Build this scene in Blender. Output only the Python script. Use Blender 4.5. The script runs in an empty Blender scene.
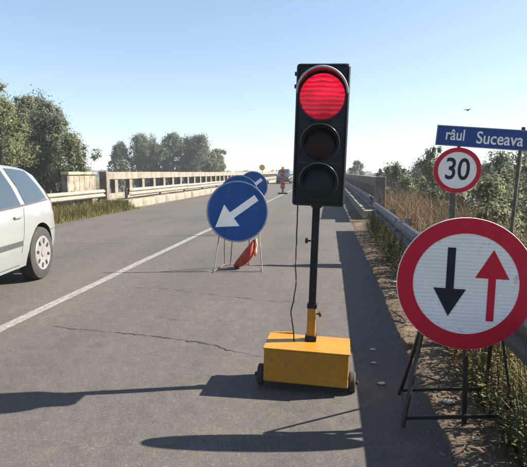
import bpy, bmesh, math, random
import numpy as np
from mathutils import Vector, Matrix, Euler, noise as mnoise
R = math.radians
random.seed(7)
rng = np.random.default_rng(11)
scene = bpy.context.scene
col = scene.collection

# ------------------------------------------------------------------ camera
cam_d = bpy.data.cameras.new('camera')
cam = bpy.data.objects.new('camera', cam_d); col.objects.link(cam)
cam.location = (0, 0, 1.4)
cam.rotation_euler = (R(90 - 7.01), 0, R(7.52))
cam_d.sensor_width = 36.0
cam_d.lens = 36.0 * 500 / 527
cam_d.clip_start = 0.05; cam_d.clip_end = 6000
scene.camera = cam
# ------------------------------------------------------------------ sky + sun
SUN_DIR = Vector((1.34, 0.35, 1.0)).normalized()
SUN_EL = math.asin(SUN_DIR.z); SUN_AZ = math.atan2(SUN_DIR.x, SUN_DIR.y)
world = bpy.data.worlds.new('World'); scene.world = world; world.use_nodes = True
wn = world.node_tree.nodes; wl = world.node_tree.links
sky = wn.new('ShaderNodeTexSky'); sky.sky_type = 'NISHITA'; sky.sun_disc = False
sky.sun_elevation = SUN_EL; sky.sun_rotation = SUN_AZ
sky.altitude = 0; sky.air_density = 0.75; sky.dust_density = 0.5; sky.ozone_density = 2.6
wn['Background'].inputs['Strength'].default_value = 0.102
gam = wn.new('ShaderNodeGamma'); gam.inputs['Gamma'].default_value = 0.72      # even tone compression of the whole sky
wl.new(sky.outputs[0], gam.inputs['Color']); wl.new(gam.outputs[0], wn['Background'].inputs['Color'])
sun_d = bpy.data.lights.new('sun', 'SUN'); sun = bpy.data.objects.new('sun', sun_d); col.objects.link(sun)
sun_d.energy = 5.0; sun_d.angle = R(0.5); sun_d.color = (1.0, 0.90, 0.77)
sun.rotation_euler = (-SUN_DIR).to_track_quat('-Z', 'Y').to_euler(); sun.location = (20, 5, 30)
vs = scene.view_settings
vs.view_transform = 'Standard'; vs.look = 'None'; vs.exposure = 1.74; vs.gamma = 1.0; vs.use_curve_mapping = False
scene.render.engine = 'CYCLES'
scene.cycles.max_bounces = 6; scene.cycles.volume_bounces = 0; scene.cycles.transparent_max_bounces = 8

# ------------------------------------------------------------------ materials
def nt(name):
    m = bpy.data.materials.new(name); m.use_nodes = True
    return m, m.node_tree.nodes, m.node_tree.links, m.node_tree.nodes['Principled BSDF']
def noise_node(n, l, vec, scale, detail=4, rough=0.55, dim=None):
    t = n.new('ShaderNodeTexNoise'); t.inputs['Scale'].default_value = scale
    t.inputs['Detail'].default_value = detail; t.inputs['Roughness'].default_value = rough
    if vec is not None: l.new(vec, t.inputs['Vector'])
    return t.outputs['Fac']
def ramp(n, l, fac, stops):
    r = n.new('ShaderNodeValToRGB'); e = r.color_ramp.elements
    while len(e) < len(stops): e.new(0.5)
    for i, (p, c) in enumerate(stops):
        e[i].position = p; e[i].color = (*c, 1) if len(c) == 3 else c
    l.new(fac, r.inputs['Fac']); return r.outputs['Color']
def mix(n, l, fac, a, b, mode='MIX'):
    m = n.new('ShaderNodeMix'); m.data_type = 'RGBA'; m.blend_type = mode
    for s, v in ((m.inputs[0], fac), (m.inputs[6], a), (m.inputs[7], b)):
        if isinstance(v, (int, float)): s.default_value = v
        elif isinstance(v, tuple): s.default_value = (*v, 1)
        else: l.new(v, s)
    return m.outputs[2]
def bump(n, l, h, strength, dist, p):
    b = n.new('ShaderNodeBump'); b.inputs['Strength'].default_value = strength; b.inputs['Distance'].default_value = dist
    l.new(h, b.inputs['Height']); l.new(b.outputs['Normal'], p.inputs['Normal'])
def objco(n):
    return n.new('ShaderNodeTexCoord').outputs['Object']
def mat(name, c, rough=0.6, metal=0.0, c2=None, scale=6.0, lo=0.35, hi=0.65, bmp=0.0, fine=None, spec=0.5, coat=0):
    m, n, l, p = nt(name)
    v = objco(n)
    c2 = c2 or tuple(x * 0.72 for x in c)
    f = noise_node(n, l, v, scale, 6, 0.6)
    out = ramp(n, l, f, [(lo, c2), (hi, c)])
    if fine:
        f2 = noise_node(n, l, v, fine, 3, 0.6)
        out = mix(n, l, 0.35, out, ramp(n, l, f2, [(0.35, (0.35,) * 3), (0.65, (1.0,) * 3)]), 'MULTIPLY')
    l.new(out, p.inputs['Base Color'])
    rr = n.new('ShaderNodeMapRange'); l.new(f, rr.inputs[0]); rr.inputs[3].default_value = min(1, rough + .12); rr.inputs[4].default_value = max(0, rough - .1)
    l.new(rr.outputs[0], p.inputs['Roughness'])
    p.inputs['Metallic'].default_value = metal; p.inputs['Specular IOR Level'].default_value = spec
    p.inputs['Coat Weight'].default_value = coat
    if bmp: bump(n, l, noise_node(n, l, v, fine or scale * 6, 4), 0.6, bmp, p)
    return m

def asphalt():
    m, n, l, p = nt('aged_asphalt'); v = objco(n)
    mp = n.new('ShaderNodeMapping'); mp.inputs['Scale'].default_value = (1.0, 0.12, 1); l.new(v, mp.inputs[0])
    tracks = noise_node(n, l, mp.outputs[0], 1.3, 4, 0.5)
    big = noise_node(n, l, v, 0.55, 5, 0.6)
    mid = noise_node(n, l, v, 9, 5, 0.65)
    fine = noise_node(n, l, v, 130, 3, 0.7)
    vor = n.new('ShaderNodeTexVoronoi'); vor.inputs['Scale'].default_value = 95; l.new(v, vor.inputs['Vector'])
    stone = n.new('ShaderNodeTexWhiteNoise'); l.new(vor.outputs['Position'], stone.inputs['Vector'])
    c = ramp(n, l, fine, [(0.25, (0.0490, 0.0462, 0.0420)), (0.5, (0.0854, 0.0805, 0.0728)), (0.76, (0.1204, 0.1141, 0.1036))])
    c = mix(n, l, 0.5, c, ramp(n, l, stone.outputs['Value'], [(0.0, (0.0560, 0.0532, 0.0490)), (0.5, (0.0840, 0.0791, 0.0721)), (0.93, (0.1050, 0.0994, 0.0903)), (0.99, (0.1470, 0.1400, 0.1295))]))
    c = mix(n, l, 1.0, c, ramp(n, l, mid, [(0.3, (0.82, 0.82, 0.83)), (0.7, (1.14, 1.12, 1.1))]), 'MULTIPLY')
    c = mix(n, l, 1.0, c, ramp(n, l, big, [(0.3, (0.86, 0.87, 0.9)), (0.7, (1.1, 1.08, 1.05))]), 'MULTIPLY')
    c = mix(n, l, 1.0, c, ramp(n, l, tracks, [(0.35, (0.88, 0.88, 0.9)), (0.65, (1.08, 1.07, 1.06))]), 'MULTIPLY')
    spot = noise_node(n, l, v, 2.3, 3, 0.5)
    c = mix(n, l, ramp(n, l, spot, [(0.68, (0, 0, 0)), (0.76, (0.45,) * 3)]), c, (0.05, 0.048, 0.046))
    l.new(c, p.inputs['Base Color']); p.inputs['Roughness'].default_value = 0.86; p.inputs['Specular IOR Level'].default_value = 0.3
    bump(n, l, fine, 0.7, 0.006, p)
    return m
def soil():
    m, n, l, p = nt('verge_soil'); v = objco(n)
    a = noise_node(n, l, v, 3.2, 6, 0.65); b = noise_node(n, l, v, 45, 4, 0.7)
    c = ramp(n, l, a, [(0.3, (0.0595, 0.0450, 0.0314)), (0.5, (0.1148, 0.0884, 0.0620)), (0.7, (0.1742, 0.1403, 0.1020))])
    c = mix(n, l, 0.6, c, ramp(n, l, b, [(0.3, (0.35, 0.33, 0.3)), (0.6, (1.1, 1.05, 1.0)), (0.75, (1.7, 1.6, 1.5))]), 'MULTIPLY')
    sep = n.new('ShaderNodeSeparateXYZ'); l.new(v, sep.inputs[0])
    far = n.new('ShaderNodeMapRange'); far.inputs[1].default_value = 1.0; far.inputs[2].default_value = 3.0
    ab = n.new('ShaderNodeMath'); ab.operation = 'ABSOLUTE'
    sh = n.new('ShaderNodeMath'); sh.operation = 'ADD'; sh.inputs[1].default_value = 3.3
    l.new(sep.outputs[0], sh.inputs[0]); l.new(sh.outputs[0], ab.inputs[0])
    off = n.new('ShaderNodeMath'); off.operation = 'SUBTRACT'; off.inputs[1].default_value = 3.3; l.new(ab.outputs[0], off.inputs[0])
    l.new(off.outputs[0], far.inputs[0])
    g = ramp(n, l, noise_node(n, l, v, 0.5, 5), [(0.35, (0.05, 0.06, 0.025)), (0.65, (0.12, 0.1, 0.05))])
    c = mix(n, l, far.outputs[0], c, g)
    l.new(c, p.inputs['Base Color']); p.inputs['Roughness'].default_value = 0.95; p.inputs['Specular IOR Level'].default_value = 0.15
    bump(n, l, b, 0.8, 0.015, p)
    return m
def foliage(name, tint=(1, 1, 1), trans=0.42):
    m, n, l, p = nt(name)
    at = n.new('ShaderNodeAttribute'); at.attribute_name = 'tone'
    c = mix(n, l, 1.0, at.outputs['Color'], tuple(tint), 'MULTIPLY')
    l.new(c, p.inputs['Base Color']); p.inputs['Roughness'].default_value = 0.6; p.inputs['Specular IOR Level'].default_value = 0.25
    tr = n.new('ShaderNodeBsdfTranslucent'); l.new(c, tr.inputs['Color'])
    ms = n.new('ShaderNodeMixShader'); ms.inputs[0].default_value = trans
    l.new(p.outputs[0], ms.inputs[1]); l.new(tr.outputs[0], ms.inputs[2])
    l.new(ms.outputs[0], n['Material Output'].inputs['Surface'])
    return m
def paint_worn():
    m, n, l, p = nt('worn_white_paint'); v = objco(n)
    f = noise_node(n, l, v, 14, 6, 0.7); g = noise_node(n, l, v, 70, 3, 0.7)
    ad = n.new('ShaderNodeMath'); ad.operation = 'ADD'; l.new(f, ad.inputs[0]); l.new(g, ad.inputs[1])
    c = ramp(n, l, ad.outputs[0], [(0.40, (0.17, 0.165, 0.16)), (0.5, (0.62, 0.62, 0.6))])
    r = n[-1] if False else None
    # ramp positions act on the sum / 2
    hv = n.new('ShaderNodeMath'); hv.operation = 'MULTIPLY'; hv.inputs[1].default_value = 0.5; l.new(ad.outputs[0], hv.inputs[0])
    c = ramp(n, l, hv.outputs[0], [(0.40, (0.0792, 0.0756, 0.0706)), (0.48, (0.1728, 0.1685, 0.1598)), (0.62, (0.2736, 0.2664, 0.2556))])
    l.new(c, p.inputs['Base Color']); p.inputs['Roughness'].default_value = 0.7
    bump(n, l, g, 0.4, 0.004, p)
    return m
def sheeting(name, c, dirt=(0.2, 0.19, 0.17), lines=0.0, amount=0.5, rough=0.45):
    """retroreflective sign sheeting: faint horizontal ribs, scuffs and dirt specks"""
    m, n, l, p = nt(name); v = objco(n)
    a = noise_node(n, l, v, 6, 6, 0.7); b = noise_node(n, l, v, 34, 4, 0.75)
    mul = n.new('ShaderNodeMath'); mul.operation = 'MULTIPLY'; l.new(a, mul.inputs[0]); l.new(b, mul.inputs[1])
    msk = ramp(n, l, mul.outputs[0], [(0.30, (0, 0, 0)), (0.42, (amount,) * 3)])
    cc = mix(n, l, 1.0, tuple(c), ramp(n, l, a, [(0.3, (0.86,) * 3), (0.7, (1.0,) * 3)]), 'MULTIPLY')
    if lines:
        w = n.new('ShaderNodeTexWave'); w.wave_type = 'BANDS'; w.bands_direction = 'Z'; w.inputs['Scale'].default_value = 16
        l.new(v, w.inputs['Vector'])
        cc = mix(n, l, lines, cc, ramp(n, l, w.outputs['Fac'], [(0.2, (0.7, 0.72, 0.74)), (0.5, (1, 1, 1))]), 'MULTIPLY')
    cc = mix(n, l, msk, cc, tuple(dirt))
    l.new(cc, p.inputs['Base Color']); p.inputs['Roughness'].default_value = rough; p.inputs['Specular IOR Level'].default_value = 0.2
    return m
def lens_mat(name, base, emit, strength):
    m, n, l, p = nt(name); v = objco(n)
    w = n.new('ShaderNodeTexWave'); w.wave_type = 'BANDS'; w.bands_direction = 'Z'
    w.inputs['Scale'].default_value = 11; w.inputs['Distortion'].default_value = 2.2; w.inputs['Detail'].default_value = 1; w.inputs['Detail Scale'].default_value = 1.2
    l.new(v, w.inputs['Vector'])
    big = noise_node(n, l, v, 9, 3)
    c = mix(n, l, 0.75, tuple(emit), ramp(n, l, w.outputs['Fac'], [(0.1, (0.35,) * 3), (0.7, (1.0,) * 3)]), 'MULTIPLY')
    c = mix(n, l, 0.8, c, ramp(n, l, big, [(0.35, (0.45,) * 3), (0.62, (1.15,) * 3)]), 'MULTIPLY')
    sep = n.new('ShaderNodeSeparateXYZ'); l.new(v, sep.inputs[0])
    mr = n.new('ShaderNodeMapRange'); mr.inputs[1].default_value = -0.12; mr.inputs[2].default_value = 0.07; l.new(sep.outputs[2], mr.inputs[0])
    c = mix(n, l, 1.0, c, ramp(n, l, mr.outputs[0], [(0.0, (0.34,) * 3), (0.45, (0.45,) * 3), (0.85, (1.0,) * 3)]), 'MULTIPLY')
    p.inputs['Base Color'].default_value = (*base, 1); p.inputs['Roughness'].default_value = 0.18
    l.new(c, p.inputs['Emission Color']); p.inputs['Emission Strength'].default_value = strength
    bump(n, l, w.outputs['Fac'], 0.5, 0.006, p)
    return m

M = {}
M['asphalt'] = asphalt(); M['soil'] = soil(); M['line'] = paint_worn()
M['crack'] = mat('crack_dark', (0.03, 0.028, 0.026), 0.95, c2=(0.015, 0.014, 0.013), scale=30)
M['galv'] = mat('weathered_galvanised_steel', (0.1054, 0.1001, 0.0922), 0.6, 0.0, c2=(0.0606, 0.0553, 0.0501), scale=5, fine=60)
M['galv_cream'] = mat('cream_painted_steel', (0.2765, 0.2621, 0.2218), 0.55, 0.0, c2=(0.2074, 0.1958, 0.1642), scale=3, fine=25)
M['post'] = mat('steel_post', (0.26, 0.25, 0.24), 0.6, 0.4, c2=(0.14, 0.11, 0.09), scale=9)
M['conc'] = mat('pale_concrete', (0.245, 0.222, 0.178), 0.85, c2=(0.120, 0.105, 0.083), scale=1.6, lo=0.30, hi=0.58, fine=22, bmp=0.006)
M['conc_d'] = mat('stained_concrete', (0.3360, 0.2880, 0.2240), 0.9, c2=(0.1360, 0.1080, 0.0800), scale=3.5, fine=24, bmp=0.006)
M['conc_r'] = mat('weathered_shade_concrete', (0.20, 0.18, 0.155), 0.9, c2=(0.09, 0.08, 0.068), scale=2.5, fine=24, bmp=0.006)  # darker concrete copy, shade of the right railing put into its colour
M['yel_line'] = mat('pale_yellow_paint', (0.4760, 0.4200, 0.1960), 0.7, c2=(0.3500, 0.3080, 0.1680), scale=10)
M['black'] = mat('black_plastic', (0.010, 0.013, 0.021), 0.45, c2=(0.007, 0.009, 0.015), scale=14, fine=90, spec=0.25)
M['black_m'] = mat('black_metal', (0.02, 0.02, 0.022), 0.5, 0.2, c2=(0.03, 0.024, 0.02), scale=20)
M['rubber'] = mat('tyre_rubber', (0.022, 0.022, 0.022), 0.85, c2=(0.04, 0.037, 0.033), scale=12, fine=60)
M['yellow'] = mat('scuffed_yellow_paint', (0.3920, 0.1855, 0.0084), 0.45, c2=(0.3430, 0.1505, 0.0070), scale=4, lo=0.3, hi=0.6, fine=38)
M['white'] = sheeting('white_sheeting', (0.82, 0.79, 0.73), lines=0.45, amount=0.55)
M['white_p'] = sheeting('white_sheeting_plain', (0.80, 0.78, 0.73), amount=0.4)
M['red'] = sheeting('red_sheeting', (0.50, 0.008, 0.028), dirt=(0.16, 0.03, 0.03), amount=0.5)
M['signblack'] = sheeting('black_sheeting', (0.012, 0.013, 0.020), dirt=(0.05, 0.05, 0.05), amount=0.3)
M['blue'] = sheeting('blue_sheeting', (0.0062, 0.0651, 0.2294), dirt=(0.0868, 0.1488, 0.2480), amount=0.4)
M['blue_d'] = sheeting('dark_blue_sheeting', (0.0086, 0.0540, 0.2088), dirt=(0.0720, 0.1152, 0.2016), amount=0.4)
M['rim'] = mat('sign_rim_grey', (0.30, 0.31, 0.33), 0.5, 0.3, scale=20)
M['back'] = mat('sign_back_grey', (0.25, 0.26, 0.27), 0.55, 0.4, scale=9)
M['bag'] = mat('orange_red_fabric', (0.42, 0.055, 0.03), 0.75, c2=(0.30, 0.03, 0.02), scale=9, fine=70)
M['bag_l'] = mat('pale_orange_painted_sun', (0.75, 0.36, 0.24), 0.6, c2=(0.6, 0.24, 0.16), scale=20)  # paler orange paints the sunlit side of the bag
M['tan'] = mat('faded_tan_sheeting', (0.34, 0.20, 0.12), 0.6, c2=(0.24, 0.13, 0.08), scale=14)
M['lred'] = lens_mat('lit_red_lens', (0.16, 0.004, 0.010), (1.0, 0.012, 0.055), 0.36)
M['lamber'] = mat('unlit_amber_lens', (0.020, 0.008, 0.010), 0.5, c2=(0.014, 0.006, 0.008), scale=15, spec=0.2)
M['lgreen'] = mat('unlit_green_lens', (0.006, 0.024, 0.024), 0.5, c2=(0.005, 0.016, 0.018), scale=15, spec=0.2)
M['visor'] = mat('visor_plastic', (0.05, 0.052, 0.058), 0.28, c2=(0.035, 0.036, 0.042), scale=18, spec=0.7)
M['lip'] = mat('visor_lip_painted_sun', (0.4125, 0.4125, 0.4200), 0.3, c2=(0.3150, 0.3150, 0.3225), scale=18, spec=0.7)  # pale grey puts the red hood's sunlit edge into the lip colour
M['lip_d'] = mat('dark_visor_lip', (0.07, 0.07, 0.075), 0.25, scale=18, spec=0.8)
M['wood'] = mat('weathered_post', (0.13, 0.105, 0.09), 0.85, c2=(0.06, 0.05, 0.045), scale=8, fine=50)
M['paint_w'] = mat('silver_white_car_paint', (0.2400, 0.2520, 0.2480), 0.30, 0.2, c2=(0.2240, 0.2360, 0.2320), scale=1.5, coat=0.6)
M['paint_n'] = mat('dark_blue_car_paint', (0.012, 0.022, 0.04), 0.3, 0.0, scale=2, coat=0.6)
M['cardark'] = mat('car_underside_black', (0.012, 0.012, 0.013), 0.8, scale=5)
M['trim'] = mat('grey_trim_plastic', (0.0560, 0.0577, 0.0595), 0.55, scale=20)
M['glass'] = mat('tinted_window_glass', (0.035, 0.05, 0.065), 0.06, c2=(0.03, 0.043, 0.056), scale=2, spec=0.9)
M['hub'] = mat('silver_wheel_cover', (0.2720, 0.2720, 0.2680), 0.4, 0.3, c2=(0.2000, 0.2000, 0.1960), scale=15)
M['lampred'] = mat('red_lamp_plastic', (0.35, 0.015, 0.012), 0.2, scale=20)
M['lampclear'] = mat('clear_lamp_plastic', (0.6, 0.6, 0.62), 0.15, scale=20)
M['bark'] = mat('grey_brown_bark', (0.13, 0.11, 0.09), 0.9, c2=(0.06, 0.05, 0.042), scale=5, fine=30)
M['stone'] = mat('pebble_stone', (0.19, 0.16, 0.13), 0.9, c2=(0.085, 0.07, 0.055), scale=40)
M['litter'] = mat('pale_litter', (0.4340, 0.4270, 0.3990), 0.7, c2=(0.3150, 0.3010, 0.2800), scale=25)
M['leaf'] = foliage('tree_leaves', trans=0.5); M['grass'] = foliage('grass_blades', trans=0.25)
M['dry'] = foliage('dry_stalks', trans=0.15)
M['lampyel'] = mat('yellow_lamp_lens', (0.70, 0.48, 0.05), 0.3, c2=(0.6, 0.4, 0.04), scale=12)
M['yelsign'] = mat('yellow_sign_sheet', (0.75, 0.52, 0.03), 0.5, c2=(0.68, 0.45, 0.03), scale=6)
M['water'] = mat('river_water', (0.03, 0.045, 0.045), 0.08, scale=0.5, bmp=0.02)
M['bird'] = mat('bird_dark', (0.03, 0.03, 0.032), 0.8, scale=20)

# ------------------------------------------------------------------ helpers
def link(name, me, material, parent=None, smooth=False):
    o = bpy.data.objects.new(name, me); col.objects.link(o)
    if material is not None and len(me.materials) == 0: me.materials.append(material)
    if parent is not None: o.parent = parent
    if smooth:
        for p in me.polygons: p.use_smooth = True
    return o
def obj(name, bm, material, parent=None, smooth=False, autosm=None):
    bmesh.ops.recalc_face_normals(bm, faces=bm.faces)
    me = bpy.data.meshes.new(name); bm.to_mesh(me); bm.free()
    o = link(name, me, material, parent, smooth)
    if autosm:
        for p in me.polygons: p.use_smooth = True
        me.set_sharp_from_angle(angle=R(autosm))
    return o
def tag(o, label=None, cat=None, group=None, kind=None):
    if label: o['label'] = label
    if cat: o['category'] = cat
    if group: o['group'] = group
    if kind: o['kind'] = kind
    return o
def thing(name, label, cat, loc=(0, 0, 0), rot=(0, 0, 0), group=None):
    o = bpy.data.objects.new(name, None); col.objects.link(o)
    o.location = loc; o.rotation_euler = rot; o.empty_display_size = 0.1
    return tag(o, label, cat, group)
def B(): return bmesh.new()
def box(bm, c, s, rot=None, bev=0.0, seg=2):
    t = bmesh.new(); bmesh.ops.create_cube(t, size=1)
    bmesh.ops.scale(t, vec=s, verts=t.verts)
    if bev: bmesh.ops.bevel(t, geom=t.edges[:], offset=bev, segments=seg, affect='EDGES', profile=0.5)
    if rot is not None: bmesh.ops.rotate(t, cent=(0, 0, 0), matrix=Euler(rot).to_matrix(), verts=t.verts)
    bmesh.ops.translate(t, vec=c, verts=t.verts)
    me = bpy.data.meshes.new('tmp'); t.to_mesh(me); t.free(); bm.from_mesh(me); bpy.data.meshes.remove(me)
    return bm
def cyl(bm, p0, p1, r0, r1=None, seg=12, caps=True):
    p0 = Vector(p0); p1 = Vector(p1); d = p1 - p0
    if r1 is None: r1 = r0
    q = d.to_track_quat('Z', 'Y').to_matrix().to_4x4(); q.translation = (p0 + p1) / 2
    bmesh.ops.create_cone(bm, cap_ends=caps, segments=seg, radius1=r0, radius2=r1, depth=d.length, matrix=q)
    return bm
def tube(bm, pts, r, seg=8):
    pts = [Vector(p) for p in pts]; rings = []
    rs = r if isinstance(r, (list, tuple)) else [r] * len(pts)
    for i, p in enumerate(pts):
        d = (pts[min(i + 1, len(pts) - 1)] - pts[max(i - 1, 0)])
        q = d.to_track_quat('Z', 'Y')
        rings.append([bm.verts.new(p + q @ Vector((rs[i] * math.cos(a), rs[i] * math.sin(a), 0))) for a in [2 * math.pi * k / seg for k in range(seg)]])
    for a, b in zip(rings, rings[1:]):
        for k in range(seg): bm.faces.new((a[k], a[(k + 1) % seg], b[(k + 1) % seg], b[k]))
    bm.faces.new(rings[0][::-1]); bm.faces.new(rings[-1])
    return bm
def prism(bm, pts, y0, y1):
    """polygon in the XZ plane extruded along Y"""
    a = [bm.verts.new((x, y0, z)) for x, z in pts]; b = [bm.verts.new((x, y1, z)) for x, z in pts]
    n = len(pts)
    bm.faces.new(a); bm.faces.new(b[::-1])
    for i in range(n): bm.faces.new((a[i], a[(i + 1) % n], b[(i + 1) % n], b[i]))
    return bm
def lathe(bm, prof, axis='Y', seg=32, c=(0, 0, 0)):
    """prof: (radius, offset along axis)"""
    rings = []
    for r, h in prof:
        ring = []
        for k in range(seg):
            a = 2 * math.pi * k / seg; u, w = r * math.cos(a), r * math.sin(a)
            p = (u, h, w) if axis == 'Y' else ((h, u, w) if axis == 'X' else (u, w, h))
            ring.append(bm.verts.new((p[0] + c[0], p[1] + c[1], p[2] + c[2])))
        rings.append(ring)
    for a, b in zip(rings, rings[1:]):
        for k in range(seg): bm.faces.new((a[k], a[(k + 1) % seg], b[(k + 1) % seg], b[k]))
    bm.faces.new(rings[0]); bm.faces.new(rings[-1])
    return bm
def disc_bm(r, y0, y1, seg=64, bev=0.003):
    return lathe(B(), [(r - bev, y0), (r, y0 + bev * (1 if y1 > y0 else -1)), (r, y1)], 'Y', seg)
def ring_bm(r0, r1, y0, y1, seg=72):
    bm = B(); R4 = []
    for r, y in ((r0, y0), (r1, y0), (r1, y1), (r0, y1)):
        R4.append([bm.verts.new((r * math.cos(2 * math.pi * k / seg), y, r * math.sin(2 * math.pi * k / seg))) for k in range(seg)])
    for i in range(4):
        a, b = R4[i], R4[(i + 1) % 4]
        for k in range(seg): bm.faces.new((a[k], a[(k + 1) % seg], b[(k + 1) % seg], b[k]))
    return bm
def text(name, s, size, material, parent, loc, sx=1.0, offset=0.0, depth=0.0008, rotx=90):
    cu = bpy.data.curves.new(name, 'FONT'); cu.body = s; cu.size = size; cu.align_x = 'CENTER'; cu.align_y = 'CENTER'
    cu.extrude = depth; cu.offset = offset; cu.resolution_u = 5
    t = bpy.data.objects.new(name, cu); col.objects.link(t)
    bpy.context.view_layer.update()
    me = bpy.data.meshes.new_from_object(t.evaluated_get(bpy.context.evaluated_depsgraph_get()))
    bpy.data.objects.remove(t)
    me.transform(Matrix.Diagonal((sx, 1, 1, 1))); me.transform(Matrix.Rotation(R(rotx), 4, 'X'))
    me.materials.clear()
    o = link(name, me, material, parent); o.location = loc
    return o
def np_mesh(name, verts, faces_n, nper, tones=None):
    """verts (N,3), faces as consecutive runs of nper verts"""
    me = bpy.data.meshes.new(name)
    nv = len(verts); nf = faces_n
    me.vertices.add(nv); me.vertices.foreach_set('co', np.asarray(verts, np.float32).ravel())
    me.loops.add(nf * nper); me.loops.foreach_set('vertex_index', np.arange(nf * nper, dtype=np.int32))
    me.polygons.add(nf)
    me.polygons.foreach_set('loop_start', np.arange(0, nf * nper, nper, dtype=np.int32))
    me.polygons.foreach_set('loop_total', np.full(nf, nper, dtype=np.int32))
    me.update(calc_edges=True)
    if tones is not None:
        a = me.color_attributes.new('tone', 'FLOAT_COLOR', 'POINT')
        t = np.concatenate([np.repeat(tones, nper, axis=0), np.ones((nv, 1))], axis=1).astype(np.float32)
        a.data.foreach_set('color', t.ravel())
    return me

# ------------------------------------------------------------------ ground and road
def sm(a, b, x):
    t = max(0, min(1, (x - a) / (b - a))); return t * t * (3 - 2 * t)
BR0, BR1 = 16.0, 175.0          # the bridge runs between these Y
def ground_z(x, y):
    z = -0.035
    if x > -3.3:
        z += 0.048 * sm(0.50, 0.70, x + 0.07 * mnoise.noise((3, y * 1.3, 0)) + 0.04 * mnoise.noise((9, y * 6, 0)))
        z += -2.6 * sm(1.9, 8.5, x)
    else:
        z += 0.085 * sm(7.15, 7.6, -x + 0.08 * math.sin(y * 1.3))
        z += -2.7 * sm(9.4, 17, -x)
    ch = sm(BR0 + 2, BR0 + 16, y) * (1 - sm(BR1 - 16, BR1 - 2, y))
    z += -3.2 * ch * (0.35 + 0.65 * sm(0, 1, ch)) if ch > 0 else 0
    if abs(x) < 25 and y < 40:
        z += 0.030 * mnoise.noise((x * 2.3, y * 2.3, 0)) * sm(0.4, 0.8, abs(x + 3.5) - 3.6) + 0.012 * mnoise.noise((x * 9, y * 9, 3)) * sm(0.4, 0.8, abs(x + 3.5) - 3.6)
    if x > 12 or x < -20 or y > 200: z += 0.5 * mnoise.noise((x * 0.03, y * 0.03, 5))
    return z
xs = np.unique(np.round(np.concatenate([np.linspace(-1400, -200, 10), np.linspace(-200, -30, 14), np.linspace(-30, -9, 22), np.linspace(-9, -7, 21), np.linspace(-6.5, 0, 6), np.linspace(0.2, 2.4, 45), np.linspace(2.5, 10, 26), np.linspace(11, 40, 18), np.linspace(45, 250, 16), np.linspace(300, 1400, 10)]), 3))
ys = np.unique(np.round(np.concatenate([np.linspace(-300, -10, 12), np.linspace(-8, 1.4, 10), np.linspace(1.5, 8, 100), np.linspace(8.15, 22, 70), np.linspace(23, 60, 36), np.linspace(63, 220, 40), np.linspace(240, 800, 20), np.linspace(900, 2400, 10)]), 3))
gv = [(x, y, ground_z(x, y)) for y in ys for x in xs]
nx = len(xs)
gf = [(j * nx + i, j * nx + i + 1, (j + 1) * nx + i + 1, (j + 1) * nx + i) for j in range(len(ys) - 1) for i in range(nx - 1)]
me = bpy.data.meshes.new('ground'); me.from_pydata(gv, [], gf); me.update()
ground = tag(link('ground', me, M['soil'], smooth=True), 'brown soil verge and low land beside the raised road', kind='structure')
bm = B(); bmesh.ops.create_grid(bm, x_segments=1, y_segments=1, size=1)
bmesh.ops.scale(bm, vec=(900, 34, 1), verts=bm.verts); bmesh.ops.translate(bm, vec=(0, 95, -4.6), verts=bm.verts)
tag(obj('river', bm, M['water']), 'river passing under the bridge', kind='structure')

# road sheet
rl, rr_ = [], []
for y in np.concatenate([np.linspace(-60, 0, 12), np.linspace(0.5, 16, 63), np.linspace(18, 60, 20), np.linspace(70, 1500, 30)]):
    if y < 15.4: rl.append((-7.45 + 0.05 * mnoise.noise((0, y * 1.1, 1)), y)); rr_.append((0.62 + 0.05 * mnoise.noise((5, y * 2, 1)), y))
    else: rl.append((-7.62, y)); rr_.append((1.02, y))
bm = B(); prev = None
for (xl, y), (xr, _) in zip(rl, rr_):
    row = [bm.verts.new((xl + (xr - xl) * k / 8, y, 0)) for k in range(9)]
    if prev:
        for k in range(8): bm.faces.new((prev[k], prev[k + 1], row[k + 1], row[k]))
    prev = row
road = tag(obj('road', bm, M['asphalt']), 'grey worn asphalt two lane road onto the bridge', kind='structure')
# deck slab under the bridge
bm = B(); box(bm, (-3.35, (BR0 + BR1) / 2, -0.53), (11.6, BR1 - BR0, 1.0))
tag(obj('bridge_deck', bm, M['conc_d']), 'concrete deck carrying the road over the river', kind='structure')
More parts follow.
